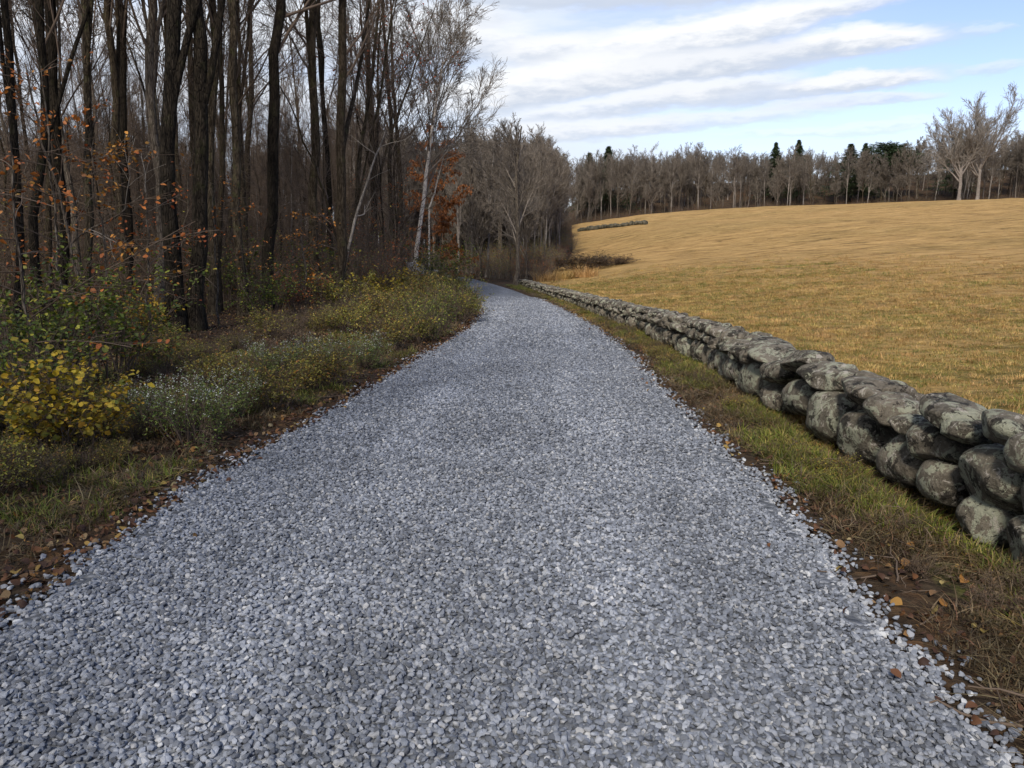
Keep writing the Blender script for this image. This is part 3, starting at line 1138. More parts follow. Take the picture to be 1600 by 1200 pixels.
def tree_parts(seed, H=18, r=.15, style='tall', barkm='bark_brown', twigm='twig', leaf=None, detail=1.0, tw=.006, fork=(.35, .6, 2)):
    rng = np.random.default_rng(seed)
    tr, cr = [], []
    leafpts = None
    if style == 'tall':
        P, R = trunk_line(rng, H, r, 20, .02, rng.normal(0, .02))
        tr.append((P, R, 12))
        # a fork or two high up
        F, FR = grow(rng, P, R, fork[2], fork[0], fork[1], 10, 4, .5, .2, 14, .04, .03, .6, .015)
        tr.append((F, FR, 8))
        l1, r1 = grow(rng, P, R, int(15 * detail), .34, .98, 34, 11, .24, .35, 8, .08, .06, .34, tw * 1.6, .70)
        l1b, r1b = grow(rng, F, FR, int(7 * detail), .15, .97, 32, 10, .34, .3, 8, .08, .05, .42, tw * 1.6, .6)
        l1, r1 = np.concatenate([l1, l1b]), np.concatenate([r1, r1b])
    elif style == 'open':
        P, R = trunk_line(rng, H * .42, r, 12, .02, 0, r * .6)
        tr.append((P, R, 12))
        F, FR = grow(rng, P, R, 8, .55, 1.0, 36, 10, 1.45, .2, 14, .04, .03, .55, .02, .1)
        tr.append((F, FR, 8))
        l1, r1 = grow(rng, F, FR, int(14 * detail), .16, .99, 30, 8, .40, .3, 8, .06, .035, .5, tw * 1.6, .6)
    elif style == 'birch':
        P, R = trunk_line(rng, H * .8, r, 20, .012, .03, r * .25)
        tr.append((P, R, 12))
        F, FR = grow(rng, P, R, 14, .40, .98, 30, 8, .44, .2, 12, .035, .035, .5, .012, .35)
        cr.append((F, FR, 6))
        l1, r1 = grow(rng, F, FR, int(11 * detail), .12, .99, 30, 9, .42, .3, 8, .06, .03, .5, tw * 1.4, .6)
    elif style == 'round':
        P, R = trunk_line(rng, H * .7, r, 16, .02, rng.normal(0, .03), r * .3)
        tr.append((P, R, 10))
        F, FR = grow(rng, P, R, 15, .28, .88, 34, 9, .50, .25, 12, .045, .04, .45, .012, .85)
        cr.append((F, FR, 6))
        l1, r1 = grow(rng, F, FR, int(8 * detail), .15, .94, 30, 9, .40, .3, 7, .07, .04, .5, tw * 1.6, .6)
    elif style == 'sapling':
        P, R = trunk_line(rng, H, r, 16, .05, rng.normal(0, .06), .005, .1)
        tr.append((P, R, 6))
        l1, r1 = grow(rng, P, R, int(15 * detail), .22, .97, 48, 14, .30, .35, 7, .16, .03, .5, tw, .6)
    elif style == 'beech':
        P, R = trunk_line(rng, H, r, 16, .04, rng.normal(0, .05), .005, .1)
        tr.append((P, R, 6))
        l1, r1 = grow(rng, P, R, int(12 * detail), min(fork[0], .25), .97, 72, 10, .42, .3, 8, .06, -.01, .5, tw, .6)
        l2, r2 = grow(rng, l1, r1, 6, .2, .97, 40, 8, .38, .3, 5, .05, .0, .6, tw * .8, .4)
        l2[..., 2] = l2[:, :1, 2] + (l2[..., 2] - l2[:, :1, 2]) * .3
        l3, r3 = l2, r2
        cr += [(l1, r1, 4), (l2, r2, 3)]
        lastp = l2.reshape(-1, 3)
    if style == 'beech':
        pass
    elif style == 'sapling':
        l2, r2 = grow(rng, l1, r1, 5, .15, .95, 42, 12, .45, .3, 5, .16, .0, .6, tw * .8, .4)
        l3, r3 = grow(rng, l2, r2, 3, .2, .95, 40, 12, .5, .3, 4, .15, .0, .7, tw * .6, .3)
        cr += [(l1, r1, 4), (l2, r2, 3), (l3, r3, 3)]
        lastp = np.concatenate([l2.reshape(-1, 3), l3.reshape(-1, 3)])
    else:
        l2, r2 = grow(rng, l1, r1, 6, .15, .98, 30, 9, .48, .3, 6, .07, .03, .55, tw * 1.2, .5)
        l3, r3 = grow(rng, l2, r2, 4, .12, .98, 30, 10, .52, .3, 5, .08, .03, .6, tw, .4)
        l4, r4 = grow(rng, l3, r3, 3, .2, .98, 30, 10, .6, .3, 4, .08, .02, .8, tw * .7, .3)
        cr += [(l1, r1, 5), (l2, r2, 4), (l3, r3, 3), (l4, r4, 3)]
        lastp = np.concatenate([l3.reshape(-1, 3), l4.reshape(-1, 3)])
    V, Q = tubes(tr)
    # ridged surface on the trunk
    ang = np.arctan2(V[:, 1], V[:, 0])
    V2 = V.copy()
    V2[:, :2] *= (1 + .05 * np.sin(ang * 3 + V[:, 2] * .8) + .03 * np.sin(ang * 5 - V[:, 2] * 1.7))[:, None] if style in ('open',) else 1
    parts = [('trunk', mk_mesh('trunk', V2, Q, None, M[barkm]))]
    V, Q = tubes(cr)
    me = mk_mesh('crown', V, Q, None, M[twigm])
    parts.append(('crown', me))
    if leaf:
        lm, size, count, zmin, zmax = leaf
        pts = lastp[(lastp[:, 2] > zmin * H) & (lastp[:, 2] < zmax * H)]
        pts = pts[rng.integers(0, len(pts), count)]
        V, Q = leaves_at(rng, pts, size, .6, .5, 1, .06)
        parts.append(('leaves', mk_mesh('leaves', V, Q, None, M[lm])))
    return parts


def conifer_parts(seed, H=12, spread=.2, pine=False):
    rng = np.random.default_rng(seed)
    P, R = trunk_line(rng, H, H * .014, 12, .01)
    V, Q = tubes([(P, R, 8)])
    parts = [('trunk', mk_mesh('trunk', V, Q, None, M['bark_dark']))]
    zs, VV, QQ, nv = [], [], [], 0
    pts = []
    nb = 34 if not pine else 16
    for i in range(nb):
        t = (.15 if not pine else .4) + (.85 if not pine else .58) * (i + .5) / nb
        z = t * H
        L = H * spread * 1.5 * (1 - t) if not pine else H * spread * (.35 + .9 * math.sin(math.pi * min(1, (t - .35) / .68)) ** .7)
        for k in range(7):
            a = rng.uniform(0, 6.28)
            Lk = L * rng.uniform(.65, 1.15)
            for u in np.linspace(.1, 1, 12):
                w = (.28 if not pine else .35) * Lk * (1 - u * .7)
                for _ in range(2):
                    o = rng.normal(0, w * .5)
                    pts.append((math.cos(a) * Lk * u - math.sin(a) * o, math.sin(a) * Lk * u + math.cos(a) * o,
                                z - (.25 if not pine else -.15) * Lk * u + rng.normal(0, .05)))
    V, Q = leaves_at(rng, np.array(pts), H * (.017 if not pine else .028), .4, .25 if not pine else -.2, 4, .08)
    parts.append(('crown', mk_mesh('crown', V, Q, None, M['needle'])))
    return parts


def shrub_parts(seed, h=1.0, w=.7, stems=14, leafm='leaf_green', lsize=.05, nleaf=1200, flower=0, twigm='twig', lw=.5):
    rng = np.random.default_rng(seed)
    n = 9
    P = np.zeros((stems, n, 3))
    R = np.zeros((stems, n))
    for i in range(stems):
        a = rng.uniform(0, 6.28)
        r0 = w * .25 * math.sqrt(rng.random())
        p = np.array([math.cos(a) * r0, math.sin(a) * r0, -.02])
        tilt = rng.uniform(.05, .9) * w / h * .8
        d = unit(np.array([math.cos(a) * tilt, math.sin(a) * tilt, 1.0]))
        L = h * rng.uniform(.6, 1.1)
        for j in range(n):
            P[i, j] = p
            d = unit(d + rng.normal(0, .10, 3) + np.array([0, 0, -.03]))
            p = p + d * L / (n - 1)
        R[i] = np.linspace(.006 * (1 + h * .4), .002, n)
    l1, r1 = grow(rng, P, R, 6, .25, .98, 40, 12, .35, .3, 5, .14, .02, .7, .0016, .4)
    l2, r2 = grow(rng, l1, r1, 3, .3, .98, 40, 12, .45, .3, 4, .14, .02, .8, .0012, .3)
    V, Q = tubes([(P, R, 4), (l1, r1, 3), (l2, r2, 3)])
    parts = [('stems', mk_mesh('stems', V, Q, None, M[twigm]))]
    pts = np.concatenate([P[:, 3:].reshape(-1, 3), l1.reshape(-1, 3), l2.reshape(-1, 3), l2[:, -1]])
    if nleaf:
        pp = pts[rng.integers(0, len(pts), nleaf)]
        V, Q = leaves_at(rng, pp, lsize, lw, .3, 1, .02)
        V[:, 2] = np.maximum(V[:, 2], .004)
        parts.append(('leaves', mk_mesh('leaves', V, Q, None, M[leafm])))
    if flower:
        tips = l2[:, -1]
        tips = tips[np.argsort(-tips[:, 2] + rng.normal(0, .15 * h, len(tips)))][:flower]
        k = len(tips)
        F = []
        Vv, Qq = leaves_at(rng, tips, .014, .9, 0, 4, .012)
        parts.append(('flowers', mk_mesh('flowers', Vv, Qq, None, M['flower'])))
    return parts


def lean_place(px400, px0, D):
    """base point and tilt of a tree whose stem crosses rows 400 and 0 of the photograph at these columns, D metres ahead"""
    def at(px, py):
        r = ray(px, py)
        t = D / r[1]
        return np.array([r[0] * t, D, EYE + r[2] * t])
    a, b = at(px400, 400), at(px0, 0)
    k = (b[0] - a[0]) / (b[2] - a[2])
    x = a[0] - k * a[2]
    z = float(ground(x, D))
    x = a[0] - k * (a[2] - z)
    return (x, D, z - .05), math.atan(k)


def build_trees():
    rng = np.random.default_rng(77)
    used = []

    def hero(px400, px0, D, wpx, barkm, label, H=18, style='tall', name='bare_tree', seed=None, leaf=None, cat='tree', group=None, twigm='twig', tw=.005, detail=.8, fork=(.22, .5, 1)):
        loc, tl = lean_place(px400, px0, D)
        r = wpx / FPX * D / 2 * .82
        parts = tree_parts(seed or int(rng.integers(1e6)), H, r, style, barkm, twigm, leaf, detail, tw, fork)
        spawn(parts, name, label, cat, group, loc, (0, tl, 0))
        used.append(loc[:2])

    hero(271, 256, 15.2, 31, 'bark_dark', 'thick almost black trunk, left one of the close pair rising from the leaf litter', 20, seed=101)
    hero(303, 290, 15.4, 29, 'bark_dark', 'thick dark peeling trunk, right one of the close pair rising from the leaf litter', 20, seed=102)
    hero(422, 452, 21, 23, 'bark_dark', 'dark bare tree leaning to the right, alone between two groups of trunks', 20, seed=103)
    hero(491, 476, 24, 19, 'bark_brown', 'mossy grey-brown straight trunk just left of the road-side trunk pair', 20, seed=104)
    hero(526, 509, 22, 20, 'bark_brown', 'tall brown trunk forking high up, last thick trunk before the leaning pale sapling', 19, seed=105)
    hero(133, 124, 18, 15, 'bark_brown', 'straight brown trunk behind the orange-leaved branches at the dark left side', 19, seed=106)
    hero(198, 168, 20, 15, 'bark_brown', 'slim brown trunk leaning left between the orange branches and the black pair', 19, seed=107)
    hero(243, 202, 19, 20, 'bark_grey', 'broad greyish trunk leaning left just behind the black pair of trunks', 19, seed=108)
    hero(382, 352, 24, 14, 'bark_brown', 'slim bare tree leaning left, halfway between black pair and the dark leaning tree', 19, seed=109)
    hero(331, 316, 20, 17, 'bark_brown', 'brown ridged trunk directly right of the black pair of trunks', 19, seed=110)
    hero(584, 574, 33, 13, 'bark_brown', 'bare tree with wide spreading fork behind the leaning pale sapling', 17, seed=111, leaf=('leaf_rust', .13, 500, .30, .75), fork=(.22, .4, 3))
    hero(609, 606, 35, 10, 'bark_brown', 'thin straight bare tree left of the white birch', 17, seed=112)
    hero(56, 28, 17, 17, 'bark_dark', 'dark trunk second from the left edge of the woods, forked above', 19, seed=113)
    hero(24, 3, 15, 15, 'bark_dark', 'dark trunk at the very left edge of the woods', 19, seed=114)
    hero(80, 84, 22, 11, 'bark_brown', 'thin upright trunk between the two dark edge trunks and the straight brown one', 17, seed=115)
    hero(545, 600, 30, 9, 'bark_brown', 'slender bare tree leaning right behind the leaning pale sapling', 15, seed=116)
    hero(355, 390, 28, 8, 'bark_brown', 'slender tree leaning right behind the slim leftward leaning one', 15, seed=117)
    # the white birch by the bend
    b = hit(645, 446)
    r = ray(645, 446)
    D = b[1]
    loc, tl = lean_place(650, 688, D)
    tpz = 14.2
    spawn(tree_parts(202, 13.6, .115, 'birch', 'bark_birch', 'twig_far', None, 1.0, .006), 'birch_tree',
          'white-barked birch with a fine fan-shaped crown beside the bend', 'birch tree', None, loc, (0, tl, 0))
    used.append(loc[:2])
    # rusty beech right of the birch
    p = hit(690, 441)
    spawn(tree_parts(203, 9.6, .09, 'beech', 'bark_grey', 'twig', ('leaf_rust', .21, 11000, .02, .99), 3.4, .006, (.06, 0, 0)), 'beech_tree',
          'small beech still full of rust-brown leaves behind the white birch', 'beech tree', None, (p[0] - .3, p[1] + 3, p[2]), (0, 0, 1), (.52, .52, 1))
    # lone tree at the far end of the wall
    p = hit(806, 447)
    spawn(tree_parts(204, 11.8, .11, 'round', 'bark_grey', 'twig_far', None, 1.0, .005), 'bare_tree',
          'bare grey tree standing alone at the far end of the stone wall', 'tree', None, p, (0, .01, 0.6))
    used.append(p[:2])
    # the pair on the rise
    for px, hx, seed, H, lab, sc_, tl in ((1498, 312, 205, 13.6, 'smaller of two spreading pale bare trees standing on the field crest', .85, -.03),
                                          (1527, 311, 210, 16.6, 'taller of two spreading pale bare trees standing on the field crest', .8, -.01)):
        r = ray(px, hx)
        D = 138
        x = r[0] / r[1] * D
        spawn(tree_parts(seed, H, .36, 'open', 'bark_pale', 'twig_pale', None, 1.1, .017), 'bare_tree', lab, 'tree', None,
              (x, D, float(ground(x, D)) - .1), (0, tl, seed), (sc_, sc_, 1))
    r = ray(1432, 314)
    D = 170
    x = r[0] / r[1] * D
    spawn(tree_parts(208, 17, .2, 'round', 'bark_grey', 'twig_pale', None, 1.3, .024), 'bare_tree',
          'fine round-crowned bare tree just left of the two spreading trees on the crest', 'tree', None, (x, D, float(ground(x, D))), (0, 0, 0))
    # pale leaning sapling and other near thin stems
    def stem(pts_px, D, r0, r1, name, label, barkm, leaf=None, cat='sapling', kids=6):
        P = []
        for (px, py) in pts_px:
            q = ray(px, py)
            t = D / q[1]
            P.append((q[0] * t, D, EYE + q[2] * t))
        P = np.array(P)
        # resample
        tt = np.linspace(0, len(P) - 1, 14)
        Q_ = np.stack([np.interp(tt, np.arange(len(P)), P[:, k]) for k in range(3)], 1)
        g = float(ground(Q_[0, 0], D))
        Q_[0, 2] = g - .03
        base = Q_[0].copy()
        rg = np.random.default_rng(int(abs(pts_px[0][0]) * 7 + D))
        Q_[1:, :] += rg.normal(0, .02, (13, 3))
        L = (Q_ - base)[None]
        R = np.linspace(r0, r1, 14)[None]
        l1, q1 = grow(rg, L, R, kids, .3, .95, 45, 12, .28, .35, 7, .14, .03, .5, .004, .5)
        l2, q2 = grow(rg, l1, q1, 4, .2, .95, 42, 12, .45, .3, 5, .15, .0, .6, .003, .4)
        V, Q = tubes([(L, R, 8)])
        parts = [('trunk', mk_mesh('trunk', V, Q, None, M[barkm]))]
        V, Q = tubes([(l1, q1, 4), (l2, q2, 3)])
        parts.append(('crown', mk_mesh('crown', V, Q, None, M['twig' if leaf else 'twig_pale'])))
        if leaf:
            lm, size, count = leaf
            pp = l2.reshape(-1, 3)
            pp = np.concatenate([pp, l1[:, 2:].reshape(-1, 3)])
            pp = pp[rg.integers(0, len(pp), count)]
            V, Q = leaves_at(rg, pp, size, .6, .45, 1, .04)
            parts.append(('leaves', mk_mesh('leaves', V, Q, None, M[lm])))
        spawn(parts, name, label, cat, None, base)
    stem([(527, 462), (543, 400), (556, 340), (572, 285), (590, 235), (603, 205)], 24, .055, .02, 'sapling', 'thin pale-barked sapling leaning right at the edge of the woods', 'bark_pale', kids=4)
    stem([(62, 430), (100, 392), (150, 352), (200, 322), (240, 292), (262, 282)], 12.0, .018, .008, 'dead_sapling', 'bare dead stem slanting up to the right in front of the dark left trunks', 'bark_grey', cat='dead sapling', kids=3)
    stem([(136, 545), (130, 460), (112, 400), (96, 320), (72, 230), (52, 165), (40, 100)], 10.5, .024, .010, 'sapling', 'thin pale stem leaning left among orange leaves at the dark woods edge', 'bark_grey', ('leaf_orange', .075, 90), kids=6)
    stem([(668, 330), (680, 300), (690, 255), (700, 215)], 42, .05, .02, 'birch_sapling', 'short pale stem slanting up beside the white birch', 'bark_birch')
    # orange-leaved beech saplings in the dark left part
    k = 0
    for (px, py, D, H, n, lab) in ((45, 560, 8.0, 2.9, 200, 'young beech with orange leaves rising behind the yellow shrub at the far left'),
                                    (180, 520, 11.5, 3.3, 300, 'young beech with orange leaf sprays left of the black trunk pair'),
                                    (100, 540, 10.5, 4.0, 330, 'tallest young orange-leaved beech between the leftmost trunks'),
                                    (225, 500, 13.5, 3.4, 150, 'small orange-leaved beech just left of the black trunk pair'),
                                    (335, 500, 16.5, 3.4, 150, 'small orange-leaved beech just right of the black trunk pair'),
                                    (475, 470, 19.0, 2.6, 240, 'short orange-leaved beech in front of the two mossy road-side trunks'),
                                    (604, 452, 30.0, 4.6, 330, 'orange-brown young beech between pale sapling and white birch')):
        q = ray(px, 400)
        x = q[0] / q[1] * D
        spawn(tree_parts(300 + k, H, .022, 'beech', 'bark_grey', 'twig', ('leaf_orange', .075, n, .15, 1.0), 1, .004), 'beech_sapling', lab, 'sapling', None,
              (x, D, float(ground(x, D)) - .02), (0, 0, k))
        k += 1

    # ---------------- prototypes for the many
    talls = [tree_parts(400 + i, H, r, 'tall', bm, 'twig', None, .85, .0065, (.3, .6, 2)) for i, (H, r, bm) in enumerate(
        [(19, .13, 'bark_brown'), (17, .10, 'bark_grey'), (20, .15, 'bark_dark'), (16, .085, 'bark_grey'), (18, .11, 'bark_brown'), (17.5, .12, 'bark_brown')])]
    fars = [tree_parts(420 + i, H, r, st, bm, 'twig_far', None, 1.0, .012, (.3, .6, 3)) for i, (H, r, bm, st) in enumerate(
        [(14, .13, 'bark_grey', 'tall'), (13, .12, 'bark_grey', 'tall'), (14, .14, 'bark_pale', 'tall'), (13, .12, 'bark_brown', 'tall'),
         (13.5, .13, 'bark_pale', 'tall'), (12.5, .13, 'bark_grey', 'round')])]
    saps = [tree_parts(440 + i, H, r, 'sapling', bm, 'twig', None, 1.2, .0055) for i, (H, r, bm) in enumerate(
        [(5, .03, 'bark_grey'), (6.5, .04, 'bark_brown'), (4, .022, 'bark_grey'), (7.5, .045, 'bark_brown'), (5.5, .03, 'bark_pale')])]

    def ok(x, y, dmin):
        if y < 66 and x > road_l(y) - dmin:
            return False
        return all((x - a) ** 2 + (y - b_) ** 2 > 1.2 for a, b_ in used)

    def on_far_road(x, y):
        return 62 < y and x < -5 and abs(y - np.interp(-x, [5, 14, 21, 31, 45], [60, 70, 75, 78, 79])) < 2.5

    # left woods
    cnt = 0
    lab = 'slender bare tree crowded among others in the woods left of the road'
    grp = 'bare trees crowded in the left woods'
    tries = 0
    while cnt < 152 and tries < 20000:
        tries += 1
        y = 17 + 50 * rng.random() ** .9
        x = road_l(y) - 2.5 - (.72 * y - 0) * rng.random()
        if x < -.74 * y - 1 or not ok(x, y, 2.8 if y > 30 else 4.0) or on_far_road(x, y):
            continue
        k = rng.integers(0, len(talls))
        s = rng.uniform(.75, 1.08)
        if abs(x + 5.6) < 2.5 and y > 40:
            s *= .8
        rs = s * rng.uniform(.7, 1.15)
        if cnt > 34 and y > 24:      # lower storey behind the tall ones
            s = (EYE + math.hypot(x, y) * rng.uniform(.10, .18)) / 18
            rs = s * rng.uniform(.6, .9)
        # the skyline falls towards the road
        lim = np.interp(x / y, [-.30, -.17, -.10, -.05], [1.1, .95, .78, .62])
        spawn(talls[k], 'bare_tree', lab, 'tree', grp, (x, y, float(ground(x, y)) - .05), (rng.normal(0, .04), rng.normal(0, .05), rng.uniform(0, 6.28)), (rs, rs, s * lim))
        used.append((x, y))
        cnt += 1
    # woods beyond the bend
    lab = 'slim bare grey tree in the dense stand beyond the road bend'
    grp = 'bare trees beyond the bend'
    for i in range(56):
        y = 52 + 34 * rng.random()
        az = rng.uniform(-5.0, 4.1 if y > 58 else 2.5)
        x = math.tan(math.radians(az)) * y
        if x > field_x(y) - .5 or on_far_road(x, y) or (y < 64 and road_l(y) - .6 < x < road_r(y) + .8):
            continue
        k = rng.integers(0, len(fars))
        z = float(ground(x, y))
        lim = .96 if az > -3.5 else .9
        lim *= 1.02
        Ht = (EYE + np.hypot(x, y) * (.158 if az < 1.8 else .150 if az < 3.3 else .135)) - z
        s = Ht / 13.3 * rng.uniform(.80, 1.03) * lim
        rs = s * rng.uniform(.65, .95)
        spawn(fars[k], 'bare_tree', lab, 'tree', grp, (x, y, z - .05), (rng.normal(0, .03), rng.normal(0, .03), rng.uniform(0, 6.28)), (rs, rs, s))
    # tree line on the crest
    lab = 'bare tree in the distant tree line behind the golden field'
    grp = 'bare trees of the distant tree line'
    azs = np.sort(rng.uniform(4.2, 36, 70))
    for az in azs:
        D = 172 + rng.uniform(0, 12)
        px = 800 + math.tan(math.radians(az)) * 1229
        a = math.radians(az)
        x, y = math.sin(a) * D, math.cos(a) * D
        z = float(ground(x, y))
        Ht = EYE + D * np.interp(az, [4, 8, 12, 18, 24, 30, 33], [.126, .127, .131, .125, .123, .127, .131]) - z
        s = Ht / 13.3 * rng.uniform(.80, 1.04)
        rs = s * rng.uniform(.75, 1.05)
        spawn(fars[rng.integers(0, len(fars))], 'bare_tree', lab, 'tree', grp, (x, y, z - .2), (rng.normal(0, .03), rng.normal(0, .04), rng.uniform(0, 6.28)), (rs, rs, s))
    # evergreens rising from it
    con = [conifer_parts(460, 12, .30), conifer_parts(461, 12, .26), conifer_parts(462, 12, .26, True)]
    for (px, top, kind, wsc, lab) in ((921, 253, 0, 1, 'small dark spruce top at the left end of the distant tree line'),
                                      (951, 243, 0, 1.2, 'pointed green spruce standing tallest at the left end of the distant tree line'),
                                      (1213, 237, 1, 1, 'narrow spruce top in the middle of the distant tree line'),
                                      (1249, 233, 0, 1, 'pointed spruce rising above the middle of the distant tree line'),
                                      (1330, 239, 1, 1.5, 'dark narrow evergreen just left of the dense dark green pair'),
                                      (1353, 238, 0, 1.1, 'dense dark green evergreen column in the distant tree line'),
                                      (1385, 238, 2, 1.1, 'broad flat-topped green pine in the distant tree line'),
                                      (1405, 240, 2, .9, 'smaller flat-topped pine at the right of the broad green pine'),
                                      (1500, 222, 1, 1, 'dark evergreen behind the smaller spreading tree on the crest')):
        D = 190
        top -= 14
        wsc *= 1.25
        r1_ = ray(px, top)
        a = math.atan2(r1_[0], r1_[1])
        x, y = math.sin(a) * D, math.cos(a) * D
        z = float(ground(x, y))
        Ht = EYE + D * r1_[2] / math.hypot(r1_[0], r1_[1]) - z
        s = Ht / 12
        spawn(con[kind], 'pine_tree' if kind == 2 else 'spruce_tree', lab, 'evergreen tree', 'evergreens of the distant tree line', (x, y, z), (0, 0, px), (s * wsc, s * wsc, s))
    # saplings and brush under the trees
    cnt = 0
    lab = 'leafless thin sapling in the brush under the trees left of the road'
    grp = 'leafless saplings under the left woods'
    while cnt < 130:
        y = 23 + 38 * rng.random()
        x = road_l(y) - 3.2 - .7 * y * rng.random()
        if x < -.74 * y or not ok(x, y, 2.2) or on_far_road(x, y):
            continue
        s = rng.uniform(.7, 1.2)
        spawn(saps[rng.integers(0, len(saps))], 'sapling', lab, 'sapling', grp, (x, y, float(ground(x, y)) - .02), (rng.normal(0, .1), rng.normal(0, .1), rng.uniform(0, 6.28)), (s, s, s))
        cnt += 1

    # the rest of the woods as one mass each
    def mass(name, pts, protos, scl):
        P = np.array([(x, y, float(ground(x, y)) - .1) for x, y in pts])
        n = len(P)
        rot = np.stack([rng.normal(0, .05, n), rng.normal(0, .05, n), rng.uniform(0, 6.28, n)], 1)
        # each tree of a mass is joined trunk and crown
        ms = []
        for parts in protos:
            bm = bmesh.new()
            me = bpy.data.meshes.new(name)
            mats = []
            for i, (pn, m_) in enumerate(parts):
                bm.from_mesh(m_)
                mats.append(m_.materials[0])
                bm.faces.ensure_lookup_table()
                if i == 0:
                    n0 = len(bm.faces)
            for f in bm.faces[n0:]:
                f.material_index = 1
            bm.to_mesh(me)
            bm.free()
            for m_ in mats:
                me.materials.append(m_)
            ms.append(me)
        return scatter(name, P, rot, scl, ms)

    pts, sc_ = [], []
    while len(pts) < 760:      # deep left woods
        y = 34 + 90 * rng.random()
        x = road_l(min(y, 60)) - 5 - (.95 * y) * rng.random()
        if x < -.95 * y or on_far_road(x, y) or not ok(x, y, 4):
            continue
        lim = np.interp(x / y, [-.30, -.17, -.10, -.05], [1.1, .9, .72, .55])
        pts.append((x, y))
        sc_.append((EYE + math.hypot(x, y) * rng.uniform(.085, .145) * min(lim, 1) - float(ground(x, y))) / 18)
    for i in range(60):        # woods carry on unseen beside and behind camera, added to shade left foreground
        y = rng.uniform(-24, 7)
        x = -5.5 - 22 * rng.random() - .75 * max(y, 0) - (1.5 if y > 0 else 0)
        pts.append((x, y))
        sc_.append(rng.uniform(.7, 1.0))
    mass('bare_woods', pts, talls[:5], np.array(sc_))
    pts, sc_ = [], []
    while len(pts) < 500:      # behind the bend, to the crest
        y = 66 + 120 * rng.random()
        az = rng.uniform(-12, 4.7)
        x = math.tan(math.radians(az)) * y
        if x > field_x(y) - 1 or on_far_road(x, y):
            continue
        z = float(ground(x, y))
        Ht = EYE + np.hypot(x, y) * np.interp(az, [-12, -5, 0, 1.8, 3.3, 4.4, 6.5], [.2, .15, .150, .15, .135, .12, .112]) - z
        pts.append((x, y))
        sc_.append(min(Ht / 13.3, 1.25) * rng.uniform(.75, .95))
    mass('bend_woods', pts, fars, np.array(sc_))
    pts, sc_ = [], []
    while len(pts) < 560:
        az = rng.uniform(4.5, 42)
        D = 184 + 60 * rng.random() ** 1.3
        a = math.radians(az)
        x, y = math.sin(a) * D, math.cos(a) * D
        z = float(ground(x, y))
        Ht = EYE + D * np.interp(az, [4, 8, 12, 18, 24, 30, 33], [.124, .126, .130, .124, .122, .127, .133]) - z
        pts.append((x, y))
        sc_.append(Ht / 13.3 * rng.uniform(.7, .93))
    mass('distant_woods', pts, fars, np.array(sc_))
    # brush: thin twiggy thicket under all of them
    br = []
    for i in range(5):
        br.append(shrub_parts(500 + i, rng.uniform(1.8, 3.2), 1.6, 12, 'leaf_olive' if i < 2 else 'leaf_rust', .07, 160 if i < 3 else 60))
    pts = []
    while len(pts) < 900:
        y = 22 + 58 * rng.random()
        x = road_l(min(y, 60)) - 3.0 - .75 * y * rng.random() ** .9
        if x < -.8 * y or on_far_road(x, y) or not ok(x, y, 2.6):
            continue
        pts.append((x, y))
    for i in range(110):
        pts.append((rng.uniform(-34, -5), rng.uniform(82, 96)))
    for i in range(200):
        y = rng.uniform(84, 130)
        pts.append((math.tan(math.radians(rng.uniform(-6, 4))) * y, y))
    for i in range(60):  # unseen brush beneath the shading trees added behind the camera
        y = rng.uniform(-16, 3)
        pts.append((-3.6 - 9 * rng.random() - .75 * max(y, 0), y))
    bend = []
    for i in range(420):
        y = 52 + 40 * rng.random()
        x = math.tan(math.radians(rng.uniform(-6, 4.5))) * y
        if x < field_x(y) and not on_far_road(x, y) and not (y < 66 and road_l(y) - 1 < x < road_r(y) + 1):
            bend.append((x, y))
    brb = [shrub_parts(520 + i, rng.uniform(1.4, 2.6), 1.4, 14, 'leaf_rust' if i < 2 else 'leaf_olive', .07, 420, twigm='twig_far') for i in range(4)]
    mass('bend_brush', bend, brb, np.random.default_rng(3).uniform(.5, 1.1, len(bend)))
    mass('undergrowth', pts, br, np.random.default_rng(3).uniform(.5, 1.25, len(pts)))
    pts = []
    for i in range(420):
        az = math.radians(rng.uniform(4.3, 38))
        D = rng.uniform(170, 178)
        pts.append((math.sin(az) * D, math.cos(az) * D))
    mass('tree_line_brush', pts, br, np.random.default_rng(3).uniform(.6, 1.1, len(pts)))


build_trees()


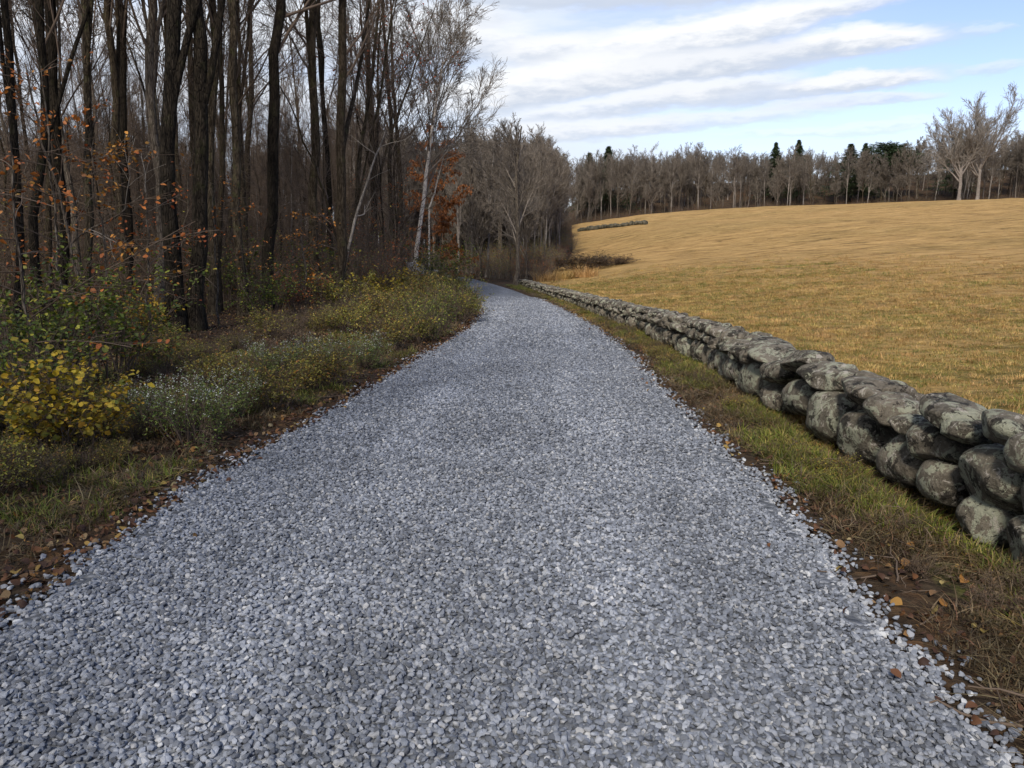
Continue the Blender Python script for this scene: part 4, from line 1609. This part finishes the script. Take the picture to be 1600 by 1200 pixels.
# ------------------------------------------------------------------ shrubs and flowers of the left verge
def build_shrubs():
    rng = np.random.default_rng(9)
    K = {
        'yellow': [shrub_parts(600, 1.15, 1.0, 22, 'leaf_yellow', .085, 1200, lw=.75), shrub_parts(601, .9, .9, 18, 'leaf_yellow', .06, 1000, lw=.75)],
        'green': [shrub_parts(602, 1.3, 1.0, 24, 'leaf_green', .055, 2000, lw=.65), shrub_parts(603, 1.0, .9, 20, 'leaf_green', .048, 1700, lw=.6)],
        'aster': [shrub_parts(604 + i, .62, .75, 40, 'leaf_aster', .034, 3000, 190, lw=.25) for i in range(3)],
        'olive': [shrub_parts(610 + i, .75, .8, 26, 'leaf_olive', .05, 1900, lw=.4) for i in range(4)],
        'weed': [shrub_parts(620 + i, .42, .55, 24, 'leaf_olive', .04, 900, lw=.32) for i in range(3)],
        'dead': [shrub_parts(650 + i, .5, .6, 30, 'grass_dead', .045, 500, lw=.25) for i in range(3)],
        'dark': [shrub_parts(630, .9, .9, 30, 'leaf_green', .04, 2600, lw=.4)],
        'rust': [shrub_parts(632, 1.2, .9, 20, 'leaf_orange', .055, 800), shrub_parts(633, .8, .8, 20, 'leaf_rust', .05, 700)],
    }
    listed = [
        ('yellow', 80, 712, .68, 'shrub', 'big shrub with bright yellow leaves at the front left corner'),
        ('yellow', 140, 700, .55, 'shrub', 'small yellow-leaved shrub at the right foot of the big yellow one'),
        ('green', 0, 665, .8, 'shrub', 'green-leaved shrub cut by the left edge behind the bright yellow one'),
        ('green', 75, 618, 1.35, 'shrub', 'tall yellowish green shrub rising behind the bright yellow shrub'),
        ('green', 165, 600, 1.05, 'shrub', 'green shrub in shade between the yellow shrub and the white asters'),
        ('aster', 300, 690, .9, 'wildflowers', 'largest clump of small white asters nearest to the road'),
        ('aster', 235, 672, .65, 'wildflowers', 'white aster clump at the left side of the largest clump'),
        ('aster', 355, 655, .75, 'wildflowers', 'white aster clump directly behind the largest clump'),
        ('olive', 425, 640, .8, 'shrub', 'yellow-green weed clump right of the aster clumps by the road'),
        ('aster', 428, 595, .8, 'wildflowers', 'white-flowered aster clump in the middle of the verge'),
        ('aster', 500, 588, .8, 'wildflowers', 'pale aster clump just before the olive weeds on the verge'),
        ('aster', 565, 575, .8, 'wildflowers', 'farthest pale aster clump near the road edge'),
        ('olive', 520, 605, .75, 'shrub', 'low olive weed clump in front of the farthest asters'),
        ('olive', 610, 548, .9, 'shrub', 'yellow-green bushy clump beyond the farthest asters'),
        ('olive', 650, 535, .85, 'shrub', 'olive bushy clump before the dark rounded bush'),
        ('dark', 668, 530, 1.0, 'shrub', 'dark green low bush close to the road before the bend'),
        ('dark', 712, 505, 1.25, 'shrub', 'dark rounded bush beside the road near the bend'),
        ('olive', 732, 496, .95, 'shrub', 'brownish bush reaching nearest to the road at the narrowing'),
        ('olive', 690, 497, 1.0, 'shrub', 'yellow-green bush behind the dark rounded bush'),
        ('green', 712, 462, .85, 'shrub', 'yellowish shrub on the inside of the bend below the birch'),
        ('green', 690, 455, 1.6, 'shrub', 'upright yellow-green shrub at the foot of the white birch'),
        ('green', 352, 480, 1.9, 'shrub', 'tall green shrub right of the black trunk pair'),
        ('yellow', 232, 522, .62, 'shrub', 'tiny bright yellow seedling alone on the leaf litter'),
        ('rust', 470, 490, 1.3, 'shrub', 'orange-leaved shrub before the two mossy trunks'),
        ('green', 500, 475, 1.5, 'shrub', 'green-leaved shrub behind the orange one near the mossy trunks'),
        ('green', 415, 500, 1.2, 'shrub', 'green shrub at the foot of the dark leaning tree'),
        ('yellow', 585, 482, .9, 'shrub', 'golden-leaved shrub at the right of the pale leaning sapling'),
        ('yellow', 632, 475, 1.3, 'shrub', 'golden-leaved shrub in front of the white birch'),
        ('rust', 600, 470, 1.6, 'shrub', 'rusty shrub between the two golden-leaved shrubs'),
        ('olive', 600, 505, 1.0, 'shrub', 'yellowish clump behind the bushy clumps of the verge'),
        ('olive', 545, 520, .9, 'shrub', 'olive clump behind the pale asters'),
    ]
    for i, (k, px, py, s, cat, lab) in enumerate(listed):
        p = hit(px, py)
        nm = 'white_aster' if k == 'aster' else 'shrub'
        spawn(K[k][i % len(K[k])], nm, lab, cat, None, tuple(p), (0, 0, i * 1.7), (s, s, s))
    # many small weeds between them
    lab = 'low olive-brown weed among the plants of the left verge'
    n = 0
    while n < 240:
        y = 4.5 + 33 * rng.random() ** 1.2
        d = .45 + 3.4 * rng.random()
        x = float(road_l(y)) - d
        if n < 60:
            y = 2.8 + 5 * rng.random()
            d = .9 + 3 * rng.random()
            x = float(road_l(y)) - d
        if y < 8 and d < .9:
            continue
        s = rng.uniform(.5, 1.25) * (.6 + .4 * min(d, 2) / 2) * (.8 + y / 60) * (.62 if y < 13 else 1)
        u = rng.random()
        k = 'dead' if u < .42 else 'weed' if u < .82 else 'olive'
        spawn(K[k][rng.integers(0, 3)], 'weed', lab, 'weed', 'small weeds of the left verge', (x, y, float(ground(x, y))), (0, 0, rng.uniform(0, 6)), (s, s, s))
        n += 1
    lab = 'low yellow-green weed in the grass between the gravel and the stone wall'
    n = 0
    while n < 42:
        y = 3 + 16 * rng.random() ** 1.3
        w = float(wall_x(y)) - float(road_r(y))
        x = float(road_r(y)) + .4 + rng.random() * (w - .45)
        s = rng.uniform(.22, .5)
        spawn(K['weed' if n % 3 else 'dead'][n % 3], 'weed', lab, 'weed', 'small weeds of the right verge', (x, y, float(ground(x, y))), (0, 0, rng.uniform(0, 6)), (s, s, s * .8))
        n += 1
    # corner of the field: dark bramble standing in for hollow shade, dry grass by the wall end, old wall far off
    br = shrub_parts(640, 1.2, 1.8, 60, 'leaf_bramble_shade', .08, 2600)
    for px, py, s, lab in ((905, 420, 2.0, 'dark brown bramble heap standing in for shade at the left of the field hollow'), (935, 418, 1.6, 'dark bramble heap standing in for shade in the middle of the field hollow'),
                           (958, 414, 1.2, 'small bramble heap standing in for shade at the right of the field hollow')):
        p = hit(px, py)
        spawn(br, 'bramble', lab, 'bramble', None, tuple(p), (0, 0, px), (s * 1.15, s * 1.0, s * .5))
    dg = [('blades', tuft(rng, M['grass_dry'], 260, .8, .6, .012, .7))]
    for px, py, lab in ((852, 440, 'pale dry grass clump just behind the far end of the stone wall'), (880, 436, 'pale dry grass clump at the woods corner of the field'),
                        (915, 433, 'farthest right dry grass clump below the field hollow')):
        p = hit(px, py)
        spawn(dg, 'dry_grass_clump', lab, 'grass clump', None, tuple(p), (0, 0, px), (1.3, 1.3, 1))
    # far old wall
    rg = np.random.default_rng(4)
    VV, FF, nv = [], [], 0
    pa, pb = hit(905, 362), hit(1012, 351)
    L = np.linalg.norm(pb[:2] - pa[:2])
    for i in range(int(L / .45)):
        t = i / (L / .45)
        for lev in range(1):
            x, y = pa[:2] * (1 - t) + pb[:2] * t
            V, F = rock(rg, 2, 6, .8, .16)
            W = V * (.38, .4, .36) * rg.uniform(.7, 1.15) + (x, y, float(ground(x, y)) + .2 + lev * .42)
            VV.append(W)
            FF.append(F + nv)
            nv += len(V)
    o = obj('stone_wall', mk_mesh('stone_wall_far', np.concatenate(VV), None, np.concatenate(FF), M['stone_dark']), None,
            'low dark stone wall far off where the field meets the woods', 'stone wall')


build_shrubs()
print('objects', len(bpy.data.objects))
